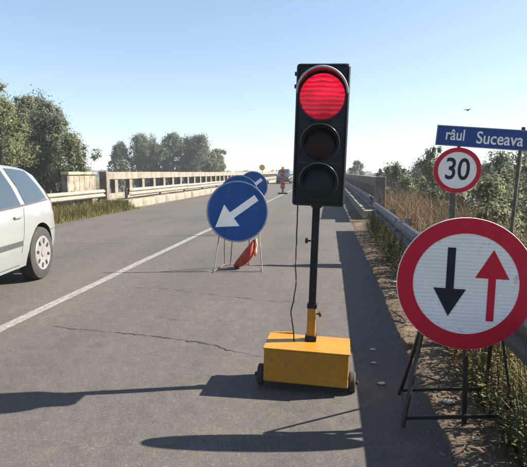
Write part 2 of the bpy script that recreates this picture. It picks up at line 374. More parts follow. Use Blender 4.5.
# solid centre line, worn, slightly wavering
bm = B(); prev = None
for i, y in enumerate(np.concatenate([np.linspace(-10, 1, 6), np.linspace(1.2, 40, 160), np.linspace(41, 400, 60)])):
    w = 0.062 + 0.006 * mnoise.noise((y * 3, 0, 2)); x = -2.91 + 0.012 * mnoise.noise((y * .6, 3, 2))
    row = [bm.verts.new((x - w, y, 0.004)), bm.verts.new((x + w, y, 0.004))]
    if prev: bm.faces.new((prev[0], prev[1], row[1], row[0]))
    prev = row
obj('lane_line', bm, M['line'], road)
def crack(pts, w, seed, amp=0.03):
    """a jagged crack along the polyline"""
    rnd = random.Random(seed); P = []
    for (a, b) in zip(pts, pts[1:]):
        a = Vector(a); b = Vector(b); n = max(3, int((b - a).length / 0.035))
        for k in range(n): P.append(a.lerp(b, k / n))
    P.append(Vector(pts[-1]))
    bm = B(); prev = None; N = len(P); jx = 0
    for i, p in enumerate(P):
        t = i / (N - 1); taper = min(1, 8 * t, 8 * (1 - t))
        d = (P[min(i + 1, N - 1)] - P[max(i - 1, 0)]).normalized(); nn = Vector((-d.y, d.x))
        off = amp * (mnoise.noise((i * 0.19, seed, 0)) + 0.5 * mnoise.noise((i * 0.7, seed, 5))) + rnd.uniform(-.008, .008)
        ww = w * taper * (0.15 + 1.5 * rnd.random() ** 2) * (0.35 + abs(1.6 * mnoise.noise((i * .11, seed, 9)))) * 0.75 + 0.0004
        c = p + nn * off
        row = [bm.verts.new((c.x + nn.x * ww, c.y + nn.y * ww, 0.003)), bm.verts.new((c.x - nn.x * ww, c.y - nn.y * ww, 0.003))]
        if prev: bm.faces.new((prev[0], prev[1], row[1], row[0]))
        prev = row
    obj('crack', bm, M['crack'], road)
crack([(-2.55, 4.14), (-1.9, 4.05), (-1.5, 4.0), (-1.0, 3.88), (-0.62, 3.68), (-0.45, 3.62)], 0.013, 1)
crack([(-2.7, 5.75), (-1.9, 5.7), (-1.2, 5.45), (-0.5, 5.3), (0.1, 5.25)], 0.009, 2)
crack([(-1.7, 4.55), (-1.2, 4.45), (-.9, 4.5)], 0.005, 4)
crack([(-7.2, 9.4), (-5.5, 9.2), (-4.1, 9.3), (-3.1, 9.1)], 0.014, 6, 0.06)
crack([(-2.7, 9.2), (-1.6, 8.9), (-.4, 9.0), (.3, 8.9)], 0.011, 7, 0.05)
crack([(-6.5, 14.0), (-4.5, 13.6), (-2.5, 13.8), (.3, 13.5)], 0.016, 8, 0.08)
crack([(-4.4, 5.3), (-4.5, 7.3), (-4.35, 9.2)], 0.010, 9, 0.05)

# loose pebbles on the road edge and verge: uncountable
def pebbles(n, fx, fy, smin, smax, name, label, m):
    V = []; F = []
    base = [Vector(v) for v in ((1, 0, 0), (-1, 0, 0), (0, 1, 0), (0, -1, 0), (0, 0, 1), (0, 0, -1))]
    tri = ((0, 2, 4), (2, 1, 4), (1, 3, 4), (3, 0, 4), (2, 0, 5), (1, 2, 5), (3, 1, 5), (0, 3, 5))
    for _ in range(n):
        x, y = fx(), fy(); s = smin + (smax - smin) * random.random() ** 3
        z = max(0, ground_z(x, y)) + s * 0.2
        rot = Euler((random.random() * 6, random.random() * 6, random.random() * 6)).to_matrix()
        k = len(V)
        for v in base:
            q = rot @ Vector((v.x * random.uniform(.7, 1.2), v.y * random.uniform(.6, 1.1), v.z * random.uniform(.4, .8))) * s
            V.append((x + q.x, y + q.y, z + q.z))
        F += [tuple(k + i for i in t) for t in tri]
    me = bpy.data.meshes.new(name); me.from_pydata(V, [], F); me.update()
    tag(link(name, me, m), label, name.replace('_', ' '), kind='stuff')
pebbles(2600, lambda: random.gauss(0.74, 0.17), lambda: 1.6 + 11 * random.random() ** 1.6, 0.002, 0.015, 'gravel', 'small stones and grit scattered along the soil verge', M['stone'])
pebbles(500, lambda: random.uniform(-2.4, 0.55), lambda: random.uniform(2.0, 3.6), 0.0015, 0.005, 'grit', 'fine loose grit scattered on the asphalt in front', M['stone'])

# ------------------------------------------------------------------ guard rails
WPROF = [(0, 0), (.03, .012), (.078, .055), (.078, .100), (.012, .140), (.012, .170), (.078, .210), (.078, .255), (.03, .298), (0, .31)]
def wbeam(length, t=0.005, cuts=1):
    """W profile running along +Y, ridges towards -X, bottom at z=0"""
    outer = [(-d, z) for d, z in WPROF]; inner = [(-d + t, z) for d, z in WPROF]
    bm = B(); pts = outer + inner[::-1]
    prism(bm, pts, 0, length)
    me = bpy.data.meshes.new('beam'); bmesh.ops.recalc_face_normals(bm, faces=bm.faces); bm.to_mesh(me); bm.free()
    return me
def bolt_bm():
    bm = B(); lathe(bm, [(0.017, 0.0), (0.017, -0.006), (0.010, -0.012)], 'X', 8); return bm
def cpost(h):
    bm = B()
    prism(bm, [(0, 0), (.1, 0), (.1, .006), (.006, .006), (.006, .049), (.1, .049), (.1, .055), (0, .055)], 0, h)
    bmesh.ops.rotate(bm, cent=(0, 0, 0), matrix=Matrix.Rotation(R(90), 3, 'X'), verts=bm.verts)
    me = bpy.data.meshes.new('post'); bmesh.ops.recalc_face_normals(bm, faces=bm.faces); bm.to_mesh(me); bm.free()
    zs = [v.co.z for v in me.vertices]; dz = min(zs)
    for v in me.vertices: v.co.z -= dz
    return me
def guardrail(name, label, x, face, y0, y1, ztop, step, material, post_step=2.0, jig=0.012, cover_z=-0.6, group='steel guardrails', dropend=False):
    t = thing(name, label, 'guardrail', (x, y0, 0), group=group)
    bmsh = wbeam(step + 0.16); pm = cpost(ztop + 0.5); bb = bolt_bm()
    bme = bpy.data.meshes.new('bolt'); bb.to_mesh(bme); bb.free()
    spacer = B(); box(spacer, (0.05 if face < 0 else 0.05, 0, 0), (0.09, 0.10, 0.22)); sme = bpy.data.meshes.new('spacer'); spacer.to_mesh(sme); spacer.free()
    n = int(round((y1 - y0) / step)); k = 1 if face < 0 else -1
    rnd = random.Random(x * 100 + y0)
    for i in range(n):
        b = link('beam', bmsh, material, t)
        b.location = ((0.006 * (i % 2)) * k, i * step, ztop - .31 + rnd.uniform(-jig, jig)); b.scale = (k, 1, 1)
        b.rotation_euler = (rnd.uniform(-.002, .002), rnd.uniform(-.03, .03) * (jig > 0), rnd.uniform(-.0012, .0012))
        if y0 + i * step < 30:
            for dz in (.055, .10, .21, .255):
                for dy in (0.04, 0.13):
                    q = link('bolt', bme, M['post'], b); q.location = (-.079, dy, dz)
    m = int((y1 - y0) / post_step) + 1
    for i in range(m):
        p = link('post', pm, M['post'], t); p.location = (0.10 * k, 0.12 + i * post_step, -0.5); p.scale = (k, 1, 1)
        s = link('spacer', sme, M['post'], p); s.location = (-0.054, -0.027, ztop + 0.5 - 0.155)
    return t
# right approach rail, beside the verge (its shaded side faces the road)
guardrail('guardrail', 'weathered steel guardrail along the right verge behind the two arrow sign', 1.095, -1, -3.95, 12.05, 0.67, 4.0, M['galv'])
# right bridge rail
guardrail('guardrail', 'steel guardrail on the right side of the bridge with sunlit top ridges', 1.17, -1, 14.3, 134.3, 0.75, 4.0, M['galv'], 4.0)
# left approach and bridge rails
guardrail('guardrail', 'cream steel guardrail above the grass behind the silver car', -8.55, 1, -2.0, 18.0, 0.75, 4.0, M['galv_cream'], 2.0)
guardrail('guardrail', 'long cream steel guardrail along the left side of the bridge', -7.85, 1, 18.9, 138.9, 0.76, 4.0, M['galv_cream'], 4.0)

# ------------------------------------------------------------------ bridge kerbs and parapets
def kerb(name, label, x0, x1, y0, h):
    st = tag(bpy.data.objects.new(name, None), label, kind='structure'); col.objects.link(st)
    L = 1.5; bm = B(); box(bm, ((x0 + x1) / 2, L / 2, h / 2), (abs(x1 - x0), L - 0.025, h), bev=0.018)
    bmesh.ops.recalc_face_normals(bm, faces=bm.faces)
    me = bpy.data.meshes.new('kerb_stone'); bm.to_mesh(me); bm.free()
    rnd = random.Random(int(abs(x0 * 10)))
    for i in range(80):
        k = link('kerb_stone', me, M['conc'], st)
        k.location = (rnd.uniform(-.012, .012), y0 + i * L, rnd.uniform(-.015, .01) - 0.02); k.rotation_euler = (0, 0, rnd.uniform(-.006, .006))
    return st
kerb('kerb_left', 'pale concrete kerb blocks along the left bridge edge', -7.64, -8.95, 18.3, 0.34)
kerb('kerb_right', 'pale concrete kerb blocks along the right bridge edge', 1.0, 1.70, 14.9, 0.30)
def parapet(name, label, x, y0, h, n, m='conc'):
    t = thing(name, label, 'bridge railing', (x, y0, 0), group='concrete bridge railings')
    L = 3.0
    bm = B(); box(bm, (0, L / 2, h - 0.15), (0.24, L - 0.02, 0.30), bev=0.015); bmesh.ops.recalc_face_normals(bm, faces=bm.faces)
    tr = bpy.data.meshes.new('top_rail'); bm.to_mesh(tr); bm.free()
    bm = B(); box(bm, (0, 0, (h - .3 + .25) / 2), (0.18, 0.30, h - .3 - .25), bev=0.01); bmesh.ops.recalc_face_normals(bm, faces=bm.faces)
    po = bpy.data.meshes.new('post'); bm.to_mesh(po); bm.free()
    bm = B(); box(bm, (0, L / 2, .29 + .13), (0.16, L - 0.01, 0.26), bev=0.01); bmesh.ops.recalc_face_normals(bm, faces=bm.faces)
    lo = bpy.data.meshes.new('bottom_rail'); bm.to_mesh(lo); bm.free()
    rnd = random.Random(5)
    for i in range(n):
        a = link('top_rail', tr, M[m], t); a.location = (rnd.uniform(-.008, .008), i * L, rnd.uniform(-.008, .008))
        c = link('bottom_rail', lo, M[m], t); c.location = (0, i * L, 0)
        for q in (0.75, 2.25):
            b = link('post', po, M[m], t); b.location = (0, i * L + q, 0)
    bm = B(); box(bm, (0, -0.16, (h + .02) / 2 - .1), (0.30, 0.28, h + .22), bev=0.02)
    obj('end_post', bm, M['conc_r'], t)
    return t
parapet('bridge_railing', 'pale concrete railing with open bays along the left side of the bridge', -8.72, 18.8, 1.40, 38)
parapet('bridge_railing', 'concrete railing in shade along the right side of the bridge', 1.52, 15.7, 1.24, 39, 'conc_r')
# solid parapet panel before the left railing, running along the road
w = thing('wing_wall', 'stained concrete wall panel before the left railing with yellow stripes on its coping', 'wall', (-9.08, 17.35, 0))
bm = B(); box(bm, (0, 0, 0.40), (0.22, 2.1, 1.80), bev=0.01); obj('panel', bm, M['conc_d'], w)
for i in range(5):
    bm = B(); box(bm, (0.02, -0.85 + i * 0.425, 1.355), (0.30, 0.418, 0.10), bev=0.008)
    obj('coping', bm, M['yel_line'] if i in (0, 1, 3) else M['conc'], w)
for i in range(6):
    bm = B(); box(bm, (0.113, -0.98 + i * 0.39, 0.6), (0.022, 0.05, 1.4), bev=0.006); obj('rib', bm, M['conc_d'], w)

# ------------------------------------------------------------------ traffic light on its trolley
def traffic_light():
    t = thing('traffic_light', 'portable traffic light showing red on a yellow wheeled box', 'traffic light', (-0.135, 3.18, 0.0), (0, R(1.7), R(-1.5)))
    # yellow ballast box
    bm = B(); box(bm, (0, 0, 0.172), (0.535, 0.30, 0.215), bev=0.006)
    bx = obj('ballast_box', bm, M['yellow'], t)
    bm = B(); box(bm, (0.0, 0.0, 0.283), (0.547, 0.312, 0.010), bev=0.003); obj('lid', bm, M['yellow'], bx)
    bm = B(); box(bm, (-0.18, 0.165, 0.284), (0.14, 0.02, 0.02), rot=(0, R(-4), 0)); obj('hinge', bm, M['yellow'], bx)
    bm = B(); cyl(bm, (-0.31, 0.0, 0.068), (0.31, 0.0, 0.068), 0.012, seg=12); obj('axle', bm, M['black_m'], t)
    bm = B(); box(bm, (0.0, -0.03, 0.072), (0.40, 0.05, 0.022)); obj('chassis_bar', bm, M['black_m'], t)
    for s in (-1, 1):
        bm = B(); lathe(bm, [(0.045, -0.02), (0.062, -0.02), (0.068, -0.012), (0.068, 0.012), (0.062, 0.02), (0.045, 0.02)], 'X', 28, (s * 0.296, -0.05, 0.068))
        wh = obj('wheel', bm, M['rubber'], t, autosm=35)
        bm = B(); lathe(bm, [(0.02, -0.022), (0.042, -0.022), (0.042, 0.022), (0.02, 0.022)], 'X', 20, (s * 0.296, -0.05, 0.068)); obj('hub', bm, M['black_m'], wh, autosm=35)
        bm = B(); lathe(bm, [(0.012, 0), (0.014, s * 0.012), (0.006, s * 0.018)], 'X', 12, (s * 0.32, -0.05, 0.068)); obj('axle_nut', bm, M['black_m'], wh)
        bm = B(); lathe(bm, [(0.03, -0.012), (0.04, -0.012), (0.04, 0.012), (0.03, 0.012)], 'X', 20, (s * 0.24, 0.11, 0.04)); obj('castor', bm, M['rubber'], t, autosm=35)
        bm = B(); box(bm, (s * 0.24, 0.11, 0.065), (0.04, 0.03, 0.03)); obj('castor_fork', bm, M['black_m'], t)
    # mast
    bm = B(); box(bm, (0.015, 0.06, 0.305), (0.075, 0.075, 0.040), bev=0.006); obj('mast_socket', bm, M['black'], t)
    bm = B(); box(bm, (0.015, 0.06, 0.41), (0.056, 0.056, 0.225), bev=0.004); lw = obj('lower_mast', bm, M['yellow'], t)
    bm = B(); box(bm, (0.015, 0.06, 0.855), (0.047, 0.047, 0.71), bev=0.004); up = obj('upper_mast', bm, M['black'], t)
    bm = B(); box(bm, (0.015, 0.06, 0.525), (0.064, 0.064, 0.03), bev=0.004); obj('clamp_collar', bm, M['black'], t)
    for (z, s, par) in ((0.47, 1, lw), (0.955, -1, up)):
        bm = B(); x0 = 0.015 + s * 0.026
        cyl(bm, (x0, 0.06, z), (x0 + s * 0.022, 0.06, z), 0.006, seg=8)
        lathe(bm, [(0.010, 0), (0.019, s * 0.004), (0.019, s * 0.012), (0.012, s * 0.018)], 'X', 14, (x0 + s * 0.02, 0.06, z))
        obj('clamp_knob', bm, M['black_m'], par, autosm=40)
    # signal head
    W, H, D = 0.325, 0.862, 0.15; zc = 1.19 + H / 2; yc = 0.02
    bm = B(); box(bm, (0.028, yc, zc), (W, D, H), bev=0.022, seg=4)
    head = obj('signal_head', bm, M['black'], t, autosm=40)
    bm = B()
    for s in (-1, 1): box(bm, (0.028 + s * (W / 2 - 0.012), yc - D / 2 - 0.003, zc), (0.010, 0.010, H - 0.05), bev=0.003)
    for s in (-1, 1): box(bm, (0.028, yc - D / 2 - 0.003, zc + s * (H / 2 - 0.014)), (W - 0.05, 0.010, 0.010), bev=0.003)
    obj('door_rim', bm, M['black'], head)
    for z in (zc - 0.165, zc + 0.065):
        bm = B(); box(bm, (0.028, yc - D / 2 - 0.001, z), (W - 0.05, 0.006, 0.006)); obj('seam', bm, M['black_m'], head)
    yf = yc - D / 2
    for (r, z, m, nm, vlen, dx) in ((0.140, zc + 0.232, M['lred'], 'red_lens', 0.135, 0.012), (0.104, zc - 0.052, M['lamber'], 'amber_lens', 0.085, 0.012), (0.104, zc - 0.283, M['lgreen'], 'green_lens', 0.085, 0.012)):
        x = 0.028 + dx * 0
        bm = B(); prof = [(r * math.cos(a), -0.003 - 0.030 * math.sin(a)) for a in [R(3), R(12), R(25), R(40), R(55), R(70), R(82), R(89)]]
        lathe(bm, prof, 'Y', 48, (x, yf, z)); ln = obj(nm, bm, m, head, smooth=True)
        # the object origin sits at the head's foot; move it to the lens centre so the pattern is local
        ln.data.transform(Matrix.Translation((-x, -yf, -z))); ln.location = (x, yf, z)
        bm = ring_bm(r - 0.004, r + 0.011, -0.014, 0.006, 56); ri = obj('lens_rim', bm, M['black'], ln, autosm=40)
        # hood: upper arc of a thin tapered shell
        bm = B(); N = 40; ro = r + 0.013; ri_ = r + 0.009
        a0, a1 = (R(8), R(172)) if r > .12 else (R(-30), R(188))
        rows = []
        for k in range(N + 1):
            a = a0 + (a1 - a0) * k / N; s = max(0.0, math.sin(a)) if r > .12 else max(0.0, 0.25 + 0.75 * math.sin(a))
            L = 0.012 + vlen * s ** 0.8; flare = 1 + 0.09 * s; dz = -0.10 * L
            rows.append([bm.verts.new((q * fl * math.cos(a), y, q * fl * math.sin(a) + d)) for (q, y, fl, d) in ((ro, 0, 1, 0), (ro, -L, flare, dz), (ri_, -L, flare, dz), (ri_, 0, 1, 0))])
        for p, q in zip(rows, rows[1:]):
            for k in range(4): bm.faces.new((p[k], p[(k + 1) % 4], q[(k + 1) % 4], q[k]))
        bm.faces.new(rows[0]); bm.faces.new(rows[-1][::-1])
        lipP = [((r_[1].co + r_[2].co) / 2).copy() for r_ in rows]
        hd = obj('hood', bm, M['visor'], ln, autosm=50)
        bm = B(); tube(bm, lipP, 0.0065 if r > .12 else 0.0025, 8); obj('hood_lip', bm, M['lip'] if r > .12 else M['lip_d'], ln, smooth=True)
    for z in (zc + 0.375, zc + 0.30):
        bm = B(); box(bm, (0.028 - W / 2 - 0.006, yf + 0.05, z), (0.014, 0.03, 0.022), bev=0.003); obj('hinge', bm, M['black_m'], head)
    bm = B(); box(bm, (0.018, 0.06, 1.205), (0.07, 0.06, 0.06), bev=0.004); obj('mount_bracket', bm, M['black_m'], t)
    # cable hanging from the head to the box
    pts = [(-0.105, 0.03, 1.21), (-0.103, 0.02, 1.1), (-0.098, 0.0, 0.95), (-0.099, -0.005, 0.8), (-0.093, 0.0, 0.68), (-0.105, 0.0, 0.56), (-0.117, -0.005, 0.49), (-0.108, -0.01, 0.43), (-0.098, 0.0, 0.35), (-0.09, 0.01, 0.287)]
    P = []
    for i in range(len(pts) - 1):
        for k in range(4):
            a, b = Vector(pts[i]), Vector(pts[i + 1]); p = a.lerp(b, k / 4); P.append(p + Vector((0.002 * math.sin(i * 1.7 + k), 0, 0)))
    P.append(Vector(pts[-1]))
    bm = B(); tube(bm, P, 0.0045, 6); obj('cable', bm, M['black_m'], t, smooth=True)
    return t
traffic_light()

# ------------------------------------------------------------------ signs
def arrow_bm(tail, tip, shaft_w, head_w, head_l, y0, y1):
    a = Vector((tail[0], tail[1])); b = Vector((tip[0], tip[1])); d = (b - a).normalized(); n = Vector((-d.y, d.x)); h = b - d * head_l
    pts = [a + n * shaft_w / 2, h + n * shaft_w / 2, h + n * head_w / 2, b, h - n * head_w / 2, h - n * shaft_w / 2, a - n * shaft_w / 2]
    return prism(B(), [(p.x, p.y) for p in pts], y0, y1)
def rod(parent, name, p0, p1, r, m, seg=8):
    bm = B(); cyl(bm, p0, p1, r, seg=seg); return obj(name, bm, m, parent)
def flat(parent, name, p0, p1, w, th, m):
    """flat steel angle between two points"""
    p0 = Vector(p0); p1 = Vector(p1); d = p1 - p0
    bm = B(); bmesh.ops.create_cube(bm, size=1); bmesh.ops.scale(bm, vec=(w, th, d.length), verts=bm.verts)
    q = d.to_track_quat('Z', 'Y').to_matrix().to_4x4(); q.translation = (p0 + p1) / 2; bm.transform(q)
    return obj(name, bm, m, parent)

# red ringed sign with two arrows on a folding stand
def priority_sign():
    t = thing('road_sign', 'large red ringed sign with black and red arrows on a folding stand', 'sign', (0.715, 2.70, 0.02))
    r = 0.350
    f = bpy.data.objects.new('sign_face', None)
    bm = lathe(B(), [(r - 0.004, -0.004), (r, 0.0), (r, 0.012), (r - 0.006, 0.016)], 'Y', 72)
    d = obj('plate', bm, M['white'], t, autosm=30)
    d.location = (0.0, 0.0, 0.795); d.rotation_euler = (R(-4), R(1.2), R(-3))
    bm = ring_bm(r * 0.76, r * 0.992, -0.0068, -0.0035); obj('border', bm, M['red'], d)
    s = r
    bm = arrow_bm((-0.215 * s, 0.54 * s), (-0.225 * s, -0.50 * s), 0.115 * s, 0.47 * s, 0.42 * s, -0.0065, -0.0035); obj('down_arrow', bm, M['signblack'], d)
    bm = arrow_bm((0.37 * s, -0.54 * s), (0.38 * s, 0.53 * s), 0.105 * s, 0.48 * s, 0.43 * s, -0.0065, -0.0035); obj('up_arrow', bm, M['red'], d)
    bm = ring_bm(r - 0.03, r - 0.005, 0.0162, 0.022); obj('back_rim', bm, M['back'], d)
    K = M['black_m']
    z0 = ground_z
    fl = (-0.30, -0.04, 0.0); fr = (0.30, 0.04, 0.02); bl = (-0.27, 0.32, 0.02); br = (0.25, 0.38, 0.03)
    top = 0.62
    flat(t, 'leg', fl, (-0.185, 0.045, top), 0.022, 0.012, K); flat(t, 'leg', fr, (0.20, 0.06, top), 0.022, 0.012, K)
    flat(t, 'leg', bl, (-0.18, 0.06, top), 0.020, 0.012, K); flat(t, 'leg', br, (0.18, 0.075, top), 0.020, 0.012, K)
    flat(t, 'centre_leg', (0.035, 0.012, 0.012), (0.02, 0.045, 0.78), 0.026, 0.012, K)
    flat(t, 'crossbar', (-0.285, -0.028, 0.045), (0.297, 0.045, 0.060), 0.012, 0.020, K)
    flat(t, 'crossbar', (-0.262, 0.295, 0.060), (0.245, 0.355, 0.075), 0.012, 0.018, K)
    flat(t, 'back_strap', (-0.19, 0.055, 0.60), (0.20, 0.07, 0.60), 0.03, 0.008, K)
    flat(t, 'side_strap', (-0.285, -0.02, 0.05), (-0.262, 0.30, 0.062), 0.012, 0.012, K)
    return t
priority_sign()

# speed limit sign and river name board on their posts behind the rail
def speed_sign():
    gx, gy = 1.92, 8.0
    t = thing('road_sign', 'small round 30 speed limit sign on a weathered post', 'sign', (gx, gy, ground_z(gx, gy) - 0.02))
    zb = -(ground_z(gx, gy) - 0.02); r = 0.345
    bm = B(); box(bm, (-0.03, 0.06, (1.72 + zb) / 2), (0.075, 0.075, 1.72 + zb), bev=0.006); obj('post', bm, M['wood'], t)
    bm = lathe(B(), [(r - 0.004, -0.004), (r, 0.0), (r, 0.012), (r - 0.006, 0.016)], 'Y', 64)
    d = obj('plate', bm, M['white_p'], t, autosm=30); d.location = (0.0, 0.0, 1.425 + zb); d.rotation_euler = (R(2), R(3), R(-9))
    bm = ring_bm(r * 0.80, r * 0.992, -0.0068, -0.0035); obj('border', bm, M['red'], d)
    text('numerals', '30', 0.46, M['signblack'], d, (0.0, -0.0055, 0.004), sx=0.80, offset=0.006)
    bm = B(); box(bm, (-0.01, -0.002, 0.352), (0.05, 0.012, 0.035), bev=0.004); obj('bracket', bm, M['red'], d)
    return t
speed_sign()
def name_board():
    gx, gy = 2.3, 8.04
    g = ground_z(gx, gy) - 0.05
    t = thing('name_board', 'blue board reading râul Suceava above the speed limit sign', 'sign', (gx, gy, g)); zb = -g
    L, Hh = 1.50, 0.305
    bm = B(); box(bm, (0, 0, 0), (L, 0.02, Hh), bev=0.004)
    d = obj('panel', bm, M['blue_d'], t); d.location = (0.055, 0.0, 1.905 + zb); d.rotation_euler = (R(1), R(4.6), R(-3))
    bm = B()
    for s in (-1, 1):
        box(bm, (0, -0.0115, s * (Hh / 2 - 0.009)), (L - 0.01, 0.004, 0.007)); box(bm, (s * (L / 2 - 0.009), -0.0115, 0), (0.007, 0.004, Hh - 0.025))
    obj('edge_line', bm, M['rim'], d)
    text('lettering', 'râul', 0.235, M['white_p'], d, (-0.475, -0.0122, 0.012), sx=0.80, offset=0.003)
    text('lettering', 'Suceava', 0.255, M['white_p'], d, (0.165, -0.0122, -0.008), sx=0.83, offset=0.003)
    for x, top in ((0.56, 2.02), (-0.50, 2.0)):
        if x < 0: continue
        bm = B(); cyl(bm, (x - 0.1, 0.05, -0.1), (x, 0.055, top + zb), 0.028, seg=12); obj('post', bm, M['wood'], t, autosm=40)
    bm = B(); box(bm, (0.57, 0.05, 2.04 + zb), (0.05, 0.05, 0.06), bev=0.012); obj('post_cap', bm, M['black_m'], t)
    bm = B(); box(bm, (0.05, 0.04, -0.1), (L - 0.2, 0.05, 0.03)); rr = obj('back_rail', bm, M['post'], d); rr.location = (-0.05, -0.005, 0.1)
    return t
name_board()

# blue keep-left discs on wire stands
def blue_sign(x, y, zc, r, yaw, label, tilt=0):
    t = thing('road_sign', label, 'sign', (x, y, 0), (0, 0, R(yaw)), 'blue arrow signs along the centre line')
    bm = lathe(B(), [(r - 0.004, -0.004), (r, 0.0), (r, 0.014), (r - 0.008, 0.018)], 'Y', 72)
    d = obj('plate', bm, M['blue'], t, autosm=30); d.location = (0, 0, zc); d.rotation_euler = (R(-5), R(tilt), 0)
    bm = ring_bm(r * 0.955, r * 0.988, -0.0062, -0.0035); obj('border', bm, M['rim'], d)
    a = R(213); ca, sa = math.cos(a), math.sin(a)
    bm = arrow_bm((-0.72 * r * ca + 0.02 * r, -0.72 * r * sa + .05 * r), (0.86 * r * ca, 0.86 * r * sa - .03 * r), 0.225 * r, 0.86 * r, 0.66 * r, -0.0065, -0.0035)
    obj('arrow', bm, M['white_p'], d)
    K = M['post']; w = 0.34; rr = 0.0075
    zt = zc - r * 0.55
    rod(t, 'leg', (-w, -0.16, 0.0), (-w * 0.72, 0.03, zt), rr, K); rod(t, 'leg', (w, -0.16, 0.0), (w * 0.90, 0.03, zt), rr, K)
    rod(t, 'leg', (-w * 0.55, 0.36, 0.0), (-w * 0.55, 0.05, zt), rr, K); rod(t, 'leg', (w * 0.52, 0.36, 0.0), (w * 0.50, 0.05, zt), rr, K)
    rod(t, 'crossbar', (-w, -0.15, 0.02), (w, -0.15, 0.02), rr, K); rod(t, 'crossbar', (-w * 0.55, 0.345, 0.02), (w * 0.52, 0.345, 0.02), rr, K)
    rod(t, 'side_bar', (-w, -0.15, 0.022), (-w * 0.55, 0.345, 0.022), rr * .8, K)
    rod(t, 'back_strap', (-w * 0.76, 0.035, zt - 0.01), (w * 0.94, 0.035, zt - 0.01), rr, K)
    rod(t, 'upright', (-0.10, 0.30, 0.02), (-0.06, 0.035, zt), rr * 1.2, K)
    return t
blue_sign(-1.29, 6.95, 0.845, 0.435, 12, 'nearest blue disc sign with white arrow, an orange red bag at its feet')
blue_sign(-1.98, 10.9, 0.90, 0.435, 10, 'second blue disc sign, mostly hidden behind the nearest one', 3)
blue_sign(-2.24, 14.6, 0.985, 0.435, 8, 'farthest blue disc sign, peeping out right of the other two', -3)

# slumped orange-red ballast bag hanging by the nearest disc's stand
def bag():
    t = thing('ballast_bag', 'slumped orange red bag behind the feet of the nearest blue sign', 'bag', (-1.18, 7.12, 0))
    bm = B(); N = 14; S = 16; rings = []
    p0, p1 = Vector((-0.17, 0.0, 0.025)), Vector((0.125, -0.06, 0.44))
    for i in range(N + 1):
        u = i / N; c = p0.lerp(p1, u) + Vector((0.05 * math.sin(u * math.pi), 0, -0.015 * math.sin(u * math.pi)))
        rad = 0.115 * (math.sin(math.pi * min(1, u * 0.92 + 0.10))) ** 0.7 + 0.012
        d = (p1 - p0).normalized(); q = d.to_track_quat('Z', 'Y')
        ring = []
        for k in range(S):
            a = 2 * math.pi * k / S; w = 1 + 0.16 * math.sin(3 * a + 5 * u) * u + 0.10 * mnoise.noise((a, u * 4, 2))
            v = c + q @ Vector((rad * w * math.cos(a), 0.6 * rad * w * math.sin(a), 0)); v.z = max(v.z, 0.004); ring.append(bm.verts.new(v))
        rings.append(ring)
    for a, b in zip(rings, rings[1:]):
        for k in range(S): bm.faces.new((a[k], a[(k + 1) % S], b[(k + 1) % S], b[k]))
    bm.faces.new(rings[0]); bm.faces.new(rings[-1])
    obj('sack', bm, M['bag'], t, smooth=True)
    bm = B(); tube(bm, [(0.125, -0.075, 0.20), (0.135, -0.085, 0.28), (0.142, -0.085, 0.36), (0.137, -0.07, 0.45)], [0.016, 0.026, 0.026, 0.018], 10); obj('painted_sun_edge', bm, M['bag_l'], t, smooth=True)  # added strip standing for the sack's sunlit right side
    return t
bag()

# striped marker post with warning lamp on the centre line
def beacon():
    t = thing('marker_post', 'narrow red striped marker post with amber lamp on the centre line', 'marker post', (-2.98, 32.0, 0), (0, 0, R(5)))
    bm = B(); box(bm, (0, 0, 0.05), (0.62, 0.36, 0.10), bev=0.025); obj('base', bm, M['rubber'], t)
    bm = B(); box(bm, (0, 0, 0.22), (0.10, 0.06, 0.26), bev=0.01); obj('stem', bm, M['black_m'], t)
    bm = B(); box(bm, (0, 0, 0.93), (0.29, 0.03, 1.18), bev=0.008); pn = obj('panel', bm, M['tan'], t)
    for i in range(5):
        zc = 0.42 + i * 0.26
        pts = [(-0.143, zc - .02), (0.143, zc - 0.16), (0.143, zc - 0.03), (-0.143, zc + 0.11)]
        pts = [(a, max(0.345, min(1.515, b))) for a, b in pts]
        bm = prism(B(), pts, -0.019, -0.0145); obj('stripe', bm, M['bag'], pn)
    bm = lathe(B(), [(0.05, -0.05), (0.09, -0.05), (0.10, 0), (0.09, 0.05), (0.05, 0.05)], 'Y', 24, (0, 0, 1.64)); obj('lamp', bm, M['lampyel'], t, autosm=40)
    bm = B(); box(bm, (0, 0.01, 1.535), (0.14, 0.08, 0.04), bev=0.005); obj('lamp_holder', bm, M['bag'], t)
beacon()
def yellow_sign(x, y, z, s, label):
    t = thing('warning_sign', label, 'sign', (x, y, 0.3), group='small yellow signs at the far end of the bridge')
    bm = B(); cyl(bm, (0, 0.03, 0), (0, 0.03, z - .3 + .1), 0.03, seg=8); obj('post', bm, M['post'], t)
    bm = lathe(B(), [(s - .01, -.01), (s, 0), (s, .01)], 'Y', 24); d = obj('plate', bm, M['yelsign'], t); d.location = (0, 0, z - .3)
    bm = ring_bm(s * .86, s * .97, -.014, -.009, 24); obj('border', bm, M['signblack'], d)
yellow_sign(-8.35, 62, 1.95, 0.36, 'small yellow round sign standing above the far left guardrail')

